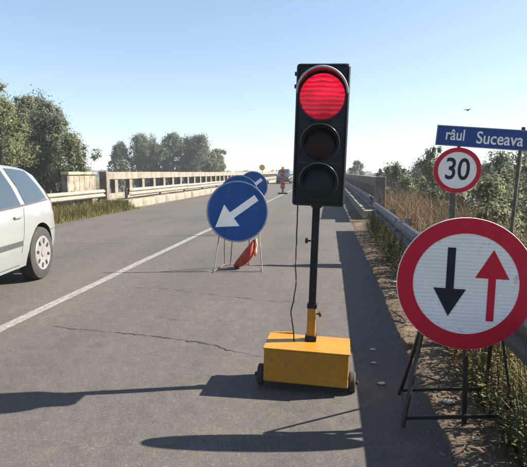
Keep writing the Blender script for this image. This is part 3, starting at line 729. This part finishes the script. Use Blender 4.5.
# ------------------------------------------------------------------ cars
def interp(xs_, ys_, x):
    i = 0
    while i < len(xs_) - 2 and x > xs_[i + 1]: i += 1
    x0, x1 = xs_[i], xs_[i + 1]; t = max(0, min(1, (x - x0) / (x1 - x0)))
    m = lambda k: (ys_[min(k + 1, len(ys_) - 1)] - ys_[max(k - 1, 0)]) / (xs_[min(k + 1, len(xs_) - 1)] - xs_[max(k - 1, 0)])
    h = x1 - x0; t2, t3 = t * t, t * t * t
    return (2*t3 - 3*t2 + 1) * ys_[i] + (t3 - 2*t2 + t) * h * m(i) + (-2*t3 + 3*t2) * ys_[i+1] + (t3 - t2) * h * m(i+1)
CY = [0, .06, .16, .38, .7, 1.2, 2.0, 2.7, 3.2, 3.6, 4.05, 4.32, 4.45]
CW = [.60, .715, .79, .845, .875, .885, .885, .885, .88, .87, .82, .72, .56]
CB = [.93, .97, .99, .995, .985, .965, .945, .93, .91, .88, .80, .70, .60]
CR = [.985, 1.10, 1.25, 1.41, 1.475, 1.51, 1.515, 1.45, 1.10, .985, .875, .76, .63]
CL = [.36, .30, .26, .23, .21, .20, .20, .20, .20, .21, .25, .30, .38]
def section(y, tall=1.0):
    w, b, r, lo = (interp(CY, a, y) for a in (CW, CB, CR, CL))
    r = max(r, b + 0.02); gh = r - b
    k = min(1, gh / 0.35)
    p = [(0, lo), (.72 * w, lo), (.93 * w, lo + .05), (.985 * w, .44), (1.0 * w, .64), (.985 * w, .82 if b > .85 else .82 * b / .85), (.955 * w, b),
         (.955 * w - .10 * w * k - .06 * w * (1 - k), b + gh * .45), (.955 * w - .235 * w * k - .2 * w * (1 - k), b + gh * .86), (.955 * w - .31 * w * k - .3 * w * (1 - k), b + gh * .955), (.42 * w, b + gh * .99), (0, r)]
    return [(x, z if z < .64 else .64 + (z - .64) * tall) for x, z in p]
def surf(y, t, tall=1.0):
    s = section(y, tall); i = int(min(len(s) - 2, max(0, math.floor(t)))); f = t - i
    return Vector((s[i][0] * (1 - f) + s[i + 1][0] * f, y, s[i][1] * (1 - f) + s[i + 1][1] * f))
def make_car(name, label, loc, rz, paint, tall=1.0):
    t = thing(name, label, 'car', loc, (0, 0, rz))
    bm = B(); rows = []
    stations = sorted(set([round(v, 3) for v in list(np.linspace(0, .4, 9)) + list(np.linspace(.4, 4.05, 38)) + list(np.linspace(4.05, 4.45, 9))]))
    for y in stations:
        s = section(y, tall); loop = [(x, z) for x, z in s] + [(-x, z) for x, z in s[-2:0:-1]]
        rows.append([bm.verts.new((x, y, z)) for x, z in loop])
    n = len(rows[0])
    for a, b in zip(rows, rows[1:]):
        for k in range(n): bm.faces.new((a[k], a[(k + 1) % n], b[(k + 1) % n], b[k]))
    bm.faces.new(rows[0]); bm.faces.new(rows[-1])
    body = obj('body', bm, paint, t); body.data.materials.append(M['cardark'])
    WY = (0.78, 3.42)
    cb = B()
    for wy in WY:
        for s in (-1, 1):
            cyl(cb, (s * 0.62, wy, 0.345), (s * 1.1, wy, 0.345), 0.40, seg=40)
    for f in cb.faces: f.material_index = 1
    cut = obj('cutter', cb, M['cardark'], t); cut.data.materials.append(M['cardark'])
    for p in cut.data.polygons: p.material_index = 1
    md = body.modifiers.new('b', 'BOOLEAN'); md.operation = 'DIFFERENCE'; md.object = cut; md.solver = 'EXACT'
    bpy.context.view_layer.update()
    me = bpy.data.meshes.new_from_object(body.evaluated_get(bpy.context.evaluated_depsgraph_get()))
    body.modifiers.clear(); body.data = me; bpy.data.objects.remove(cut)
    for p in me.polygons: p.use_smooth = True
    me.set_sharp_from_angle(angle=R(32))
    def patch(nm, cs, m, par, nu=10, nv=6, off=0.005, side=1):
        """cs: four (y,t) corners, order: (y0,t0),(y1,t0),(y1,t1),(y0,t1)"""
        bm = B(); g = []
        for j in range(nv + 1):
            v = j / nv; row = []
            for i in range(nu + 1):
                u = i / nu
                y = (cs[0][0] * (1 - u) + cs[1][0] * u) * (1 - v) + (cs[3][0] * (1 - u) + cs[2][0] * u) * v
                tt = (cs[0][1] * (1 - u) + cs[1][1] * u) * (1 - v) + (cs[3][1] * (1 - u) + cs[2][1] * u) * v
                p = surf(y, tt, tall); e = 0.01
                nn = (surf(y + e, tt, tall) - surf(y - e, tt, tall)).cross(surf(y, tt + e, tall) - surf(y, tt - e, tall)).normalized()
                if nn.x < 0 and abs(nn.x) > .05: nn = -nn
                if nn.z < 0 and abs(nn.x) <= .05: nn = -nn
                p = p + nn * off
                row.append(bm.verts.new((side * p.x, p.y, p.z)))
            g.append(row)
        for a, b in zip(g, g[1:]):
            for i in range(nu): bm.faces.new((a[i], a[i + 1], b[i + 1], b[i]))
        return obj(nm, bm, m, par, smooth=True)
    for s in (1, -1):
        patch('window', [(.42, 6.25), (1.12, 6.12), (1.22, 8.15), (.66, 8.1)], M['glass'], body, side=s)
        patch('window', [(1.24, 6.10), (2.12, 6.10), (2.12, 8.2), (1.33, 8.18)], M['glass'], body, side=s)
        patch('window', [(2.20, 6.10), (3.12, 6.12), (2.66, 8.0), (2.20, 8.2)], M['glass'], body, side=s)
        patch('rub_strip', [(1.34, 3.42), (3.16, 3.42), (3.16, 3.72), (1.34, 3.72)], M['trim'], body, nv=2, off=.008, side=s)
        patch('window_trim', [(.40, 6.12), (3.14, 5.99), (3.14, 6.08), (.42, 6.20)], M['trim'], body, nu=24, nv=1, off=.007, side=s)
        for (ya, yb) in ((2.15, 2.15),):
            patch('door_seam', [(ya, 2.2), (ya + .008, 2.2), (yb + .008, 6.0), (yb, 6.0)], M['cardark'], body, nu=1, nv=10, off=.002, side=s)
        patch('door_seam', [(1.36, 3.0), (1.368, 3.0), (1.20, 6.0), (1.192, 6.0)], M['cardark'], body, nu=1, nv=10, off=.002, side=s)
        patch('door_seam', [(1.36, 2.2), (3.2, 2.2), (3.2, 2.235), (1.36, 2.235)], M['cardark'], body, nu=20, nv=1, off=.002, side=s)
        patch('bumper_seam', [(.05, 3.9), (.56, 3.9), (.56, 3.935), (.05, 3.935)], M['cardark'], body, nu=8, nv=1, off=.002, side=s)
        for yh in (1.33, 2.28):
            p = surf(yh, 5.35, tall); bm = B(); box(bm, (s * (p.x + .018), yh + .09, p.z), (.022, .17, .028), bev=.008); obj('door_handle', bm, paint, body, autosm=40)
        patch('tail_lamp', [(.05, 5.2), (.20, 5.2), (.32, 8.0), (.16, 8.0)], M['lampred'], body, side=s)
        patch('headlamp', [(4.02, 4.5), (4.36, 4.5), (4.28, 5.6), (3.95, 5.9)], M['lampclear'], body, off=.006, side=s)
        p = surf(3.0, 6.0, tall); bm = B(); box(bm, (s * (p.x + .10), 3.02, p.z + .06), (.2, .09, .14), bev=.03); obj('mirror', bm, paint, body, autosm=40)
        for wy in WY:
            bm = B(); x = s * 0.775
            lathe(bm, [(.20, -.095), (.28, -.10), (.318, -.085), (.328, -.05), (.328, .05), (.318, .085), (.28, .10), (.215, .096)], 'X', 48, (0, 0, 0))
            wh = obj('wheel', bm, M['rubber'], t, autosm=30); wh.location = (x, wy, .345); wh.scale = (1, 1.052, 1.052)
            bm = B(); lathe(bm, [(.02, s * .088), (.06, s * .098), (.17, s * .096), (.205, s * .104), (.215, s * .094), (.215, 0)], 'X', 48); hb = obj('rim', bm, M['hub'], wh, autosm=30)
            for k in range(8):
                a = 2 * math.pi * k / 8 + .2
                bm = B(); box(bm, (s * .0985, 0, .152), (.012, .036, .062), bev=.004)
                bmesh.ops.rotate(bm, cent=(0, 0, 0), matrix=Matrix.Rotation(a, 3, 'X'), verts=bm.verts); obj('vent', bm, M['cardark'], hb)
            bm = B(); lathe(bm, [(.045, s * .094), (.045, s * .104), (.03, s * .108)], 'X', 20); obj('cap', bm, M['hub'], hb, autosm=30)
    # rear and front glass follow the upper skin across the car
    for nm, ya, yb in (('rear_window', .07, .36), ('windscreen', 2.78, 3.38)):
        bm = B(); g = []
        for j in range(9):
            y = ya + (yb - ya) * j / 8; row = []
            for i in range(21):
                u = -1 + 2 * i / 20; tt = 11 - abs(u) * 2.6
                p = surf(y, tt, tall); row.append(bm.verts.new((math.copysign(p.x, u), p.y + (-.006 if nm == 'rear_window' else .006), p.z + .006)))
            g.append(row)
        for a, b in zip(g, g[1:]):
            for i in range(20): bm.faces.new((a[i], a[i + 1], b[i + 1], b[i]))
        obj(nm, bm, M['glass'], body, smooth=True)
    for y0, nm in ((-.012, 'number_plate'), (4.462, 'number_plate')):
        bm = B(); box(bm, (0, y0, .55), (.52, .02, .11)); obj(nm, bm, M['white_p'], body)
    return t
make_car('estate_car', 'silver white estate car, its rear half entering at the left edge', (-4.70, 6.72, 0), R(188), M['paint_w'])
make_car('distant_car', 'small dark blue car far away on the bridge', (-5.5, 63.5, 0), R(180), M['paint_n'], tall=1.3)

# ------------------------------------------------------------------ vegetation
def rand_unit(n):
    v = rng.normal(size=(n, 3)); return v / np.linalg.norm(v, axis=1, keepdims=True)
def leaf_quads(centers, normals, size, aspect, tones):
    n = len(centers)
    up = rand_unit(n); a = np.cross(normals, up); a /= np.linalg.norm(a, axis=1, keepdims=True) + 1e-9
    b = np.cross(normals, a)
    s = (size * rng.uniform(.6, 1.3, n))[:, None]
    L = a * s * aspect; Wd = b * s * 0.5
    V = np.stack([centers - L * .5, centers + Wd * .9 - L * .05, centers + L * .5, centers - Wd * .9 - L * .05], axis=1).reshape(-1, 3)
    return V, np.asarray(tones)
def tree(name, label, x, y, top, rad, tone, zb=None, nclump=60, nleaf=170, leaf=.13, shape=1.0, group=None, trunk_r=.14, lean=0, droop=0.0, bare=0.12, low=0.22, seed=0, twigs=0, cr=.26):
    g = ground_z(x, y) if zb is None else zb
    t = thing(name, label, 'tree' if 'tree' in name else 'shrub', (x, y, g), group=group)
    h = top - g; rs = np.random.default_rng(seed + int(abs(x * 13 + y * 7)))
    # crown clumps: stacked, uneven around the trunk axis
    cl = []; lobes = []
    for i in range(int(rs.integers(7, 12))):
        u = low + .1 + (.9 - low) * rs.random(); a = rs.random() * 2 * math.pi; e = rad * (.35 + .65 * math.sin(math.pi * min(1, .2 + .75 * u))) * rs.uniform(.35, 1.05)
        lobes.append((e * math.cos(a), e * math.sin(a), u * h * rs.uniform(.86, .98)))
    lobes.append((lean, 0, h * .9))
    for i in range(nclump):
        if i % 5 < 2:
            L = lobes[int(rs.integers(len(lobes)))]; g_ = rs.normal(0, 1, 3) * rad * .20
            cl.append((L[0] + g_[0] + lean * .3, L[1] + g_[1], max(.06 * h, min(h * .97, L[2] + g_[2])), rad * cr * rs.uniform(.4, .95))); continue
        u = low + (1 - low) * (rs.random() ** 0.85); a = rs.random() * 2 * math.pi
        env = rad * (math.sin(math.pi * min(1, (u - low) / (1 - low) * .86 + .14)) ** .65) * (0.75 + .35 * math.sin(a * 2 + seed) * math.sin(u * 7 + seed) + .25 * rs.normal() * .5)
        q = rs.random() ** .45 * env
        cl.append((q * math.cos(a) + lean * u, q * math.sin(a), u * h * .96, rad * cr * rs.uniform(.55, 1.25)))
    cl = [(a * k_, b * k_, c, d) for (a, b, c, d) in cl for k_ in (min(1.0, .92 * rad / max(1e-6, math.hypot(a, b))),)]
    bm = B()
    trunk = [(0, 0, -.3), (lean * .2, 0.02 * h, h * .25), (lean * .5, 0, h * .55), (lean * .85, 0, h * .86)]
    tube(bm, trunk, [trunk_r, trunk_r * .8, trunk_r * .5, trunk_r * .12], 8)
    for c in cl[::2]:
        u0 = max(.12, min(.85, c[2] / h * .62)); s = (lean * u0, 0, u0 * h)
        m = ((s[0] + c[0]) / 2, (s[1] + c[1]) / 2, (s[2] + c[2]) / 2 + .06 * h)
        tube(bm, [s, m, c[:3]], [trunk_r * .30, trunk_r * .18, trunk_r * .05], 5)
    for k in range(twigs):
        c = cl[k % len(cl)]; d = Vector((rs.normal() * .5, rs.normal() * .5, .6 + rs.random()))
        tube(bm, [c[:3], tuple(Vector(c[:3]) + d * rad * .35), tuple(Vector(c[:3]) + d * rad * .75 + Vector((rs.normal() * .1, 0, 0)))], [trunk_r * .10, trunk_r * .07, trunk_r * .02], 4)
    obj('trunk', bm, M['bark'], t, smooth=True)
    C = []; N = []; T = []
    for (cx, cy, cz, cr_) in cl:
        n = int(nleaf * rs.uniform(.5, 1.3)); d = rand_unit(n); rr = rs.random(n) ** .5
        rr = np.minimum(np.abs(rs.normal(0, .62, n)), rs.uniform(.9, 1.25, n)); p = d * (cr_ * rr)[:, None] * np.array([1, 1, 1.25]); p[:, 2] -= droop * rr * cr_
        # ragged: break the ball up
        keep = (np.sin(p[:, 0] / cr_ * 4.1 + cx * 3) + np.sin(p[:, 1] / cr_ * 3.7 + cy * 5) + np.sin(p[:, 2] / cr_ * 4.6 + cz * 2)) > -0.9
        p = p[keep]; d = d[keep]
        C.append(p + np.array([cx, cy, cz])); N.append(d * 1.1 + rand_unit(len(d)) * .55 + np.array([0, 0, .25]))
        b = rs.uniform(.75, 1.25); base = np.array(tone) * b
        T.append(base * rs.uniform(.75, 1.3, (len(p), 1)) * (1 + rs.normal(0, .07, (len(p), 3))))
    # stray outer sprays break the outline
    C = np.concatenate(C); N = np.concatenate(N); N /= np.linalg.norm(N, axis=1, keepdims=True); T = np.clip(np.concatenate(T), .004, 1)
    V, T = leaf_quads(C, N, leaf, 1.7, T)
    me = np_mesh('crown', V, len(C), 4, T); link('crown', me, M['leaf'], t)
    return t
GW = (.160, .178, .095); GD = (.095, .118, .063); GY = (.155, .172, .085); GB = (.135, .165, .105)
gl = 'tall trees on the left behind the guardrail'
tree('willow_tree', 'tallest grey green tree at the left edge of the picture', -22.9, 32.5, 7.5, 2.9, GY, nclump=190, nleaf=330, leaf=.105, cr=.30, low=.08, seed=1, group=gl, droop=.4)
tree('willow_tree', 'second grey green tree from the left with a rounded top', -24.3, 38, 7.6, 2.9, GW, nclump=170, nleaf=330, leaf=.105, cr=.30, low=.08, seed=2, group=gl, droop=.4)
tree('willow_tree', 'bluish green tree with a pointed top above the car roof', -20.9, 36.5, 6.9, 2.5, GB, nclump=170, nleaf=330, leaf=.10, cr=.30, low=.08, seed=3, group=gl, droop=.5, lean=-.5)
tree('willow_tree', 'lower grey green tree between the tall left trees and the bridge wall', -18.9, 35, 4.4, 2.0, GW, nclump=120, nleaf=300, leaf=.10, cr=.32, low=.05, seed=4, group=gl)
tree('willow_tree', 'dark rear tree showing between the two leftmost crowns', -28.0, 46, 8.8, 3.4, GD, nclump=150, nleaf=300, leaf=.13, cr=.32, low=.1, seed=5, group=gl)
gm = 'trees standing beyond the left side of the bridge'
for i, (px_x, top_, rad_, tone, lab) in enumerate([
        (-49.0, 8.3, 3.0, GD, 'narrow dark tree, leftmost of the trees beyond the bridge railing'),
        (-45.0, 9.9, 4.2, GB, 'tallest of the left clump of trees beyond the bridge railing'),
        (-40.6, 7.6, 3.8, GD, 'low tree in the dip between the clumps beyond the railing'),
        (-36.4, 10.0, 4.2, GB, 'tall grey green tree in the middle of the trees beyond the railing'),
        (-32.4, 9.4, 4.2, GD, 'dark broad tree right of the tallest one beyond the railing'),
        (-28.6, 9.3, 3.8, GB, 'rounded tree near the right end of the trees beyond the railing'),
        (-26.0, 6.4, 2.4, GW, 'smallest tree at the right end of the row beyond the railing')]):
    tree('riverside_tree', lab, px_x, 114 + 3 * math.sin(i * 2.1), top_, rad_, tone, zb=-3.0, nclump=170, nleaf=230, leaf=.24, cr=.32, low=.08, seed=20 + i, group=gm)
for i, (x, y, top_, rad_) in enumerate([(-38.5, 90, 3.4, 2.2), (-42.0, 96, 3.0, 2.4)]):
    tree('riverside_tree', ['small low tree just right of the bridge end wall', 'faint low tree behind the bridge end wall'][i], x, y, top_, rad_, GB, zb=-3, nclump=50, nleaf=120, leaf=.3, seed=40 + i, group=gm)
gr = 'trees and shrubs on the right bank'
tree('bank_tree', 'green bushy tree left of the speed limit sign', 7.4, 38, 3.5, 1.7, GD, nclump=80, nleaf=190, leaf=.13, seed=51, group=gr, low=.12)
tree('bank_tree', 'low dark tree left of the green bushy one', 4.6, 36, 2.1, 1.2, GD, nclump=60, nleaf=160, leaf=.12, seed=52, group=gr, low=.1)
tree('bank_tree', 'bluish tree between the speed limit sign and the name board post', 8.6, 27, 2.55, 1.5, GB, nclump=70, nleaf=150, leaf=.11, seed=53, group=gr, low=.1, twigs=30)
tree('bank_tree', 'sparse twiggy tree at the right edge under the name board', 8.6, 21, 2.5, 1.7, GW, nclump=70, nleaf=70, leaf=.09, seed=54, group=gr, low=.1, twigs=70, trunk_r=.08)
tree('bank_tree', 'pale leafy shrub behind the name board post', 6.9, 18.5, 1.9, 1.4, GW, nclump=60, nleaf=70, leaf=.08, seed=55, group=gr, low=.08, twigs=60, trunk_r=.06)
tree('bank_tree', 'olive shrub rising behind the two arrow sign', 5.6, 13.0, 1.15, 1.3, GY, nclump=90, nleaf=150, leaf=.055, seed=56, group=gr, low=.05, twigs=40, trunk_r=.04)
tree('bank_tree', 'small grey tree at the far end of the right railing', 6.5, 120, 4.4, 2.2, GB, zb=-2.6, nclump=50, nleaf=110, leaf=.3, seed=57, group=gr)
tree('bank_tree', 'dark round shrub in front of the right bridge railing end', 4.1, 20.5, .75, 1.0, GD, nclump=50, nleaf=150, leaf=.08, seed=58, group=gr, low=.05, trunk_r=.05)
k = 0
for (x, y, top_, rad_, tone, tw, lab) in [
        (3.6, 11.5, .55, .75, GW, 20, 'low pale shrub just behind the guardrail left of the speed sign post'),
        (4.6, 15.5, 1.05, 1.0, GY, 30, 'olive shrub low behind the speed limit sign'),
        (6.4, 15.0, 1.7, 1.2, GW, 60, 'grey green twiggy shrub right of the speed limit sign'),
        (7.6, 14.4, 1.9, 1.2, GD, 40, 'dark leafy shrub under the right end of the name board'),
        (8.9, 15.6, 2.2, 1.4, GW, 60, 'pale twiggy shrub at the right edge beside the arrow sign'),
        (5.2, 24.0, 1.3, 1.3, GD, 20, 'dark bushy shrub low left of the speed limit sign'),
        (10.8, 25.0, 2.7, 1.8, GD, 40, 'dark tall shrub behind the right board post'),
        (11.8, 33.0, 3.0, 2.3, GB, 20, 'blue green tree far behind the right board post'),
        (14.6, 34.0, 3.4, 2.5, GD, 20, 'far dark tree at the right edge below the name board'),
        (9.6, 44.0, 2.8, 2.4, GD, 0, 'rounded dark tree behind the green bushy tree'),
        (7.5, 60.0, 2.1, 2.3, GD, 0, 'low dark tree beyond the right railing'),
        (12.5, 70.0, 2.6, 3.0, GB, 0, 'broad hazy tree beyond the right railing'),
        (19.5, 62.0, 3.6, 3.2, GD, 0, 'distant broad tree low in the gap behind the speed sign'),
        (4.4, 30.0, 1.15, 1.3, GD, 0, 'dark low bush between the right railing and the dry grass')]:
    k += 1
    tree('bank_tree' if top_ > 2.4 else 'bank_shrub', lab, x, y, top_, rad_, tone, nclump=110, nleaf=150, leaf=.03 + .0024 * y, seed=70 + k, group=gr, low=.04, twigs=tw, trunk_r=.05, cr=.34)
# far treeline on the right and behind: one hazy mass
C = []; T = []
for i in range(260):
    x = -260 + 620 * rng.random(); y = 330 + 120 * rng.random(); hh = 3.2 + 2.6 * rng.random()
    n = 60; p = rand_unit(n) * np.array([4.5, 3, hh * .5]) * (rng.random((n, 1)) ** .4) + np.array([x, y, -2.5 + hh * .5]); C.append(p)
    T.append(np.array(GB) * rng.uniform(.7, 1.2) * rng.uniform(.8, 1.2, (n, 1)))
C = np.concatenate(C); T = np.concatenate(T); keep = np.abs(C[:, 0] + 3) > 9; C = C[keep]; T = T[keep]
V, T = leaf_quads(C, rand_unit(len(C)), 1.6, 1.3, T)
tag(link('far_woodland', np_mesh('far_woodland', V, len(C), 4, T), M['leaf']), 'far grey green band of trees along the horizon', 'woodland', kind='stuff')

def blades(name, label, n, fx, fy, hmin, hmax, width, palette, material, bend=.5, cat='grass', hfun=None):
    V = np.zeros((n * 2, 4, 3), np.float32); T = np.zeros((n * 2, 3), np.float32)
    k = 0
    for i in range(n):
        x, y = fx(), fy(); h = hmin + (hmax - hmin) * random.random() ** 1.5
        if hfun: h *= hfun(x, y)
        z = ground_z(x, y) - .01; a = random.random() * 6.283; lean = bend * h * random.random()
        dx, dy = math.cos(a), math.sin(a); b2 = random.random() * 6.283; sx, sy = math.cos(b2) * width, math.sin(b2) * width
        w = random.uniform(.6, 1.3)
        sx *= w; sy *= w
        m = (x + dx * lean * .3, y + dy * lean * .3, z + h * .55); tp = (x + dx * lean, y + dy * lean, z + h * (1 - .25 * random.random() * bend))
        V[k] = ((x - sx, y - sy, z), (x + sx, y + sy, z), (m[0] + sx * .8, m[1] + sy * .8, m[2]), (m[0] - sx * .8, m[1] - sy * .8, m[2]))
        V[k + 1] = ((m[0] - sx * .8, m[1] - sy * .8, m[2]), (m[0] + sx * .8, m[1] + sy * .8, m[2]), (tp[0] + sx * .12, tp[1] + sy * .12, tp[2]), (tp[0] - sx * .12, tp[1] - sy * .12, tp[2]))
        c = np.array(random.choice(palette)) * random.uniform(.7, 1.3); T[k] = c; T[k + 1] = c * 1.05
        k += 2
    o = link(name, np_mesh(name, V.reshape(-1, 3), n * 2, 4, T), material)
    return tag(o, label, cat, kind='stuff')
PG = [(.045, .062, .018), (.065, .078, .022), (.09, .09, .032), (.13, .11, .048), (.036, .052, .018), (.16, .125, .065)]
PD = [(.17, .12, .065), (.14, .092, .05), (.21, .16, .095), (.11, .072, .04), (.085, .08, .032), (.16, .10, .06), (.06, .065, .025)]
def fx_right():
    return 0.86 + abs(random.gauss(0, .5)) + .14 * random.random()
blades('verge_grass', 'green and yellow grass along the right verge under the guardrail', 15000, fx_right, lambda: 1.3 + 12.5 * random.random() ** 1.5, .04, .34, .0035, PG, M['grass'], hfun=lambda x, y: .22 + .78 * sm(.9, 1.2, x))
blades('dry_grass', 'tall dry brown grass on the bank behind the right guardrail', 16000, lambda: 1.55 + 6.5 * random.random(), lambda: 3.5 + 22 * random.random() ** 1.2, 0.25, 1.0, .0042, PD + [(.15, .075, .045), (.17, .085, .05)], M['dry'], bend=.75, hfun=lambda x, y: (.38 + .75 * sm(7, 10, y)) * (1 + .18 * max(0, x - 2)) * (.7 + .5 * (mnoise.noise((x * .8, y * .5, 1)) + .5)))
blades('bank_grass', 'rough olive grass covering the slope on the right', 9000, lambda: 1.8 + 12 * random.random(), lambda: 3 + 50 * random.random(), .2, .7, .009, PG + PD[:2], M['grass'])
blades('left_grass', 'olive grass along the left verge below the cream guardrail', 15000, lambda: -7.25 - abs(random.gauss(0, .8)), lambda: 6 + 12.5 * random.random(), 0.06, .42, .006, [(a * 1.5, b * 1.5, c * 1.4) for a, b, c in PG], M['grass'], hfun=lambda x, y: .4 + .6 * sm(7.2, 7.8, -x))
blades('left_bank_grass', 'rough grass on the low bank at the left', 7000, lambda: -8.8 - 16 * random.random(), lambda: 6 + 40 * random.random(), .2, .8, .012, PG, M['grass'])
blades('straw_grass', 'pale dry grass strands arching over the weeds by the arrow sign', 2600, lambda: 1.0 + abs(random.gauss(0, .30)), lambda: 1.6 + 5 * random.random() ** 1.5, .10, .48, .0024, [(.26, .21, .12), (.22, .17, .08), (.17, .15, .06), (.12, .12, .04)], M['dry'], bend=1.1)
# leafy weeds near the arrow sign: stems with paired leaves
def weeds(name, label, spots, hmin, hmax, leafs, palette):
    random.shuffle(spots); Vq = []; Tq = []
    for (x, y) in spots:
        z = ground_z(x, y); h = random.uniform(hmin, hmax); a = random.random() * 6.283; ln = random.uniform(0, .4) * h
        c0 = np.array(random.choice(palette)); n = int(7 + h * 34)
        top = Vector((x + math.cos(a) * ln, y + math.sin(a) * ln, z + h)); bot = Vector((x, y, z - .01)); w = .0022
        for k in range(3):
            p, q = bot.lerp(top, k / 3), bot.lerp(top, (k + 1) / 3)
            Vq.append([(p.x - w, p.y, p.z), (p.x + w, p.y, p.z), (q.x + w, q.y, q.z), (q.x - w, q.y, q.z)]); Tq.append(c0 * .7)
        for k in range(n):
            u = .12 + .88 * k / n; p = bot.lerp(top, u); b = k * 2.4 + random.random(); L = leafs * random.uniform(.5, 1.3) * (1.15 - .55 * u)
            d = Vector((math.cos(b), math.sin(b), random.uniform(-.15, .7))).normalized(); s = d.cross(Vector((0, 0, 1))).normalized() * L * .20
            e = p + d * L; m = p + d * L * .45 + Vector((0, 0, L * .08))
            Vq.append([tuple(p), tuple(m + s), tuple(e), tuple(m - s)]); Tq.append(c0 * random.uniform(.75, 1.3))
    V = np.array(Vq).reshape(-1, 3)
    o = link(name, np_mesh(name, V, len(Vq), 4, np.array(Tq)), M['grass'])
    tag(o, label, 'weeds', kind='stuff')
WP = [(.045, .062, .016), (.065, .078, .022), (.10, .10, .032), (.15, .125, .05), (.16, .105, .052)]
sp = [(0.90 + abs(random.gauss(0, .30)), 1.7 + 2.3 * random.random() ** 1.3) for _ in range(430)] + [(.86 + .3 * random.random(), 1.7 + .8 * random.random()) for _ in range(90)] + [(0.98 + abs(random.gauss(0, .35)), 4 + 8.5 * random.random()) for _ in range(330)]
weeds('verge_weeds', 'low leafy weeds crowding the verge around the arrow sign', sp, .08, .42, .055, WP)
sp = [(0.90 + abs(random.gauss(0, .13)), 5.6 + 6.4 * random.random()) for _ in range(260)]
weeds('rail_weeds', 'taller leafy weeds growing against the foot of the right guardrail', sp, .22, .60, .075, WP)
sp = [(-7.4 - abs(random.gauss(0, .5)), 9 + 9.3 * random.random()) for _ in range(520)]
weeds('left_weeds', 'leafy weeds among the grass of the left verge', sp, .15, .5, .08, WP)
sp = [(1.45 + 5.0 * random.random(), 6.5 + 13 * random.random()) for _ in range(900)]
weeds('dry_weeds', 'rusty brown dead weeds massed on the bank behind the right guardrail', sp, .35, .95, .075, [(.16, .085, .05), (.13, .075, .04), (.19, .13, .075), (.11, .09, .045), (.085, .085, .035)])
sp = [(1.12 + abs(random.gauss(0, .3)), 1.7 + 3.5 * random.random()) for _ in range(160)]
weeds('straw_weeds', 'pale straw coloured dead weeds at the right end of the verge', sp, .15, .5, .05, [(.24, .19, .10), (.20, .16, .075), (.16, .15, .05)])
# fallen sticks and bits of litter on the verge
def stick(x, y, L, a, label):
    t = B(); z = max(0, ground_z(x, y)) + .012
    P = [(x + math.cos(a) * L * u + .01 * math.sin(u * 9), y + math.sin(a) * L * u, z + .015 * math.sin(u * 3)) for u in (0, .25, .5, .75, 1)]
    tube(t, P, [.006, .008, .007, .006, .003], 6)
    tag(obj('fallen_stick', t, M['wood'], smooth=True), label, 'stick')
stick(.72, 4.6, .42, R(105), 'dry stick lying on the soil beside the upper edge of the arrow sign')
stick(.80, 3.25, .3, R(150), 'short stick lying on the soil behind the arrow sign stand')
for i, (x, y, s, lab) in enumerate([(.36, 3.9, .018, 'pale scrap of litter in the guardrail shadow, nearest the box lid'), (.34, 3.62, .016, 'pale pebble sized scrap in the guardrail shadow beside the box'), (.36, 3.25, .022, 'larger pale scrap in the guardrail shadow by the trolley wheel'), (.82, 6.3, .04, 'white scrap of paper on the soil left of the arrow sign'), (.74, 3.0, .03, 'pale crumpled scrap under the arrow sign')]):
    bm = B(); bmesh.ops.create_icosphere(bm, subdivisions=1, radius=s)
    for v in bm.verts: v.co = Vector((v.co.x * 1.4, v.co.y, v.co.z * .45)) * random.uniform(.75, 1.25)
    bmesh.ops.translate(bm, vec=(x, y, max(0, ground_z(x, y)) + s * .3), verts=bm.verts)
    tag(obj('litter_scrap', bm, M['litter']), lab, 'litter')
# a small bird over the name board
t = thing('bird', 'tiny dark bird in the sky above the blue name board', 'bird', (7.6, 30, 4.83), (0, R(15), R(40)))
bm = B(); tube(bm, [(-.13, 0, 0), (-.07, 0, .01), (0, 0, .02), (.07, 0, .015), (.12, 0, .02)], [.008, .03, .04, .03, .006], 8); obj('body', bm, M['bird'], t, smooth=True)
for s in (-1, 1):
    bm = B(); a = [(.05, s * .02, .03), (.06, s * .14, .08), (-.02, s * .27, .05), (-.04, s * .12, .06), (-.05, s * .02, .03)]
    lo = [bm.verts.new(v) for v in a]; hi = [bm.verts.new((v[0], v[1], v[2] + .008)) for v in a]
    bm.faces.new(lo); bm.faces.new(hi[::-1])
    for i in range(5): bm.faces.new((lo[i], lo[(i + 1) % 5], hi[(i + 1) % 5], hi[i]))
    obj('wing', bm, M['bird'], t)

# ------------------------------------------------------------------ haze
bm = B(); box(bm, (0, 1050, 4.0), (2840, 2760, 24.0))
hz = obj('haze', bm, None); hm = bpy.data.materials.new('haze_air'); hm.use_nodes = True
hn = hm.node_tree.nodes; hn.remove(hn['Principled BSDF'])
pv = hn.new('ShaderNodeVolumePrincipled'); pv.inputs['Color'].default_value = (.86, .92, 1, 1); pv.inputs['Density'].default_value = 0.0007; pv.inputs['Anisotropy'].default_value = 0.2
hm.node_tree.links.new(pv.outputs[0], hn['Material Output'].inputs['Volume'])
hz.data.materials.append(hm); tag(hz, 'thin pale haze in the air over the river', 'haze', kind='stuff')
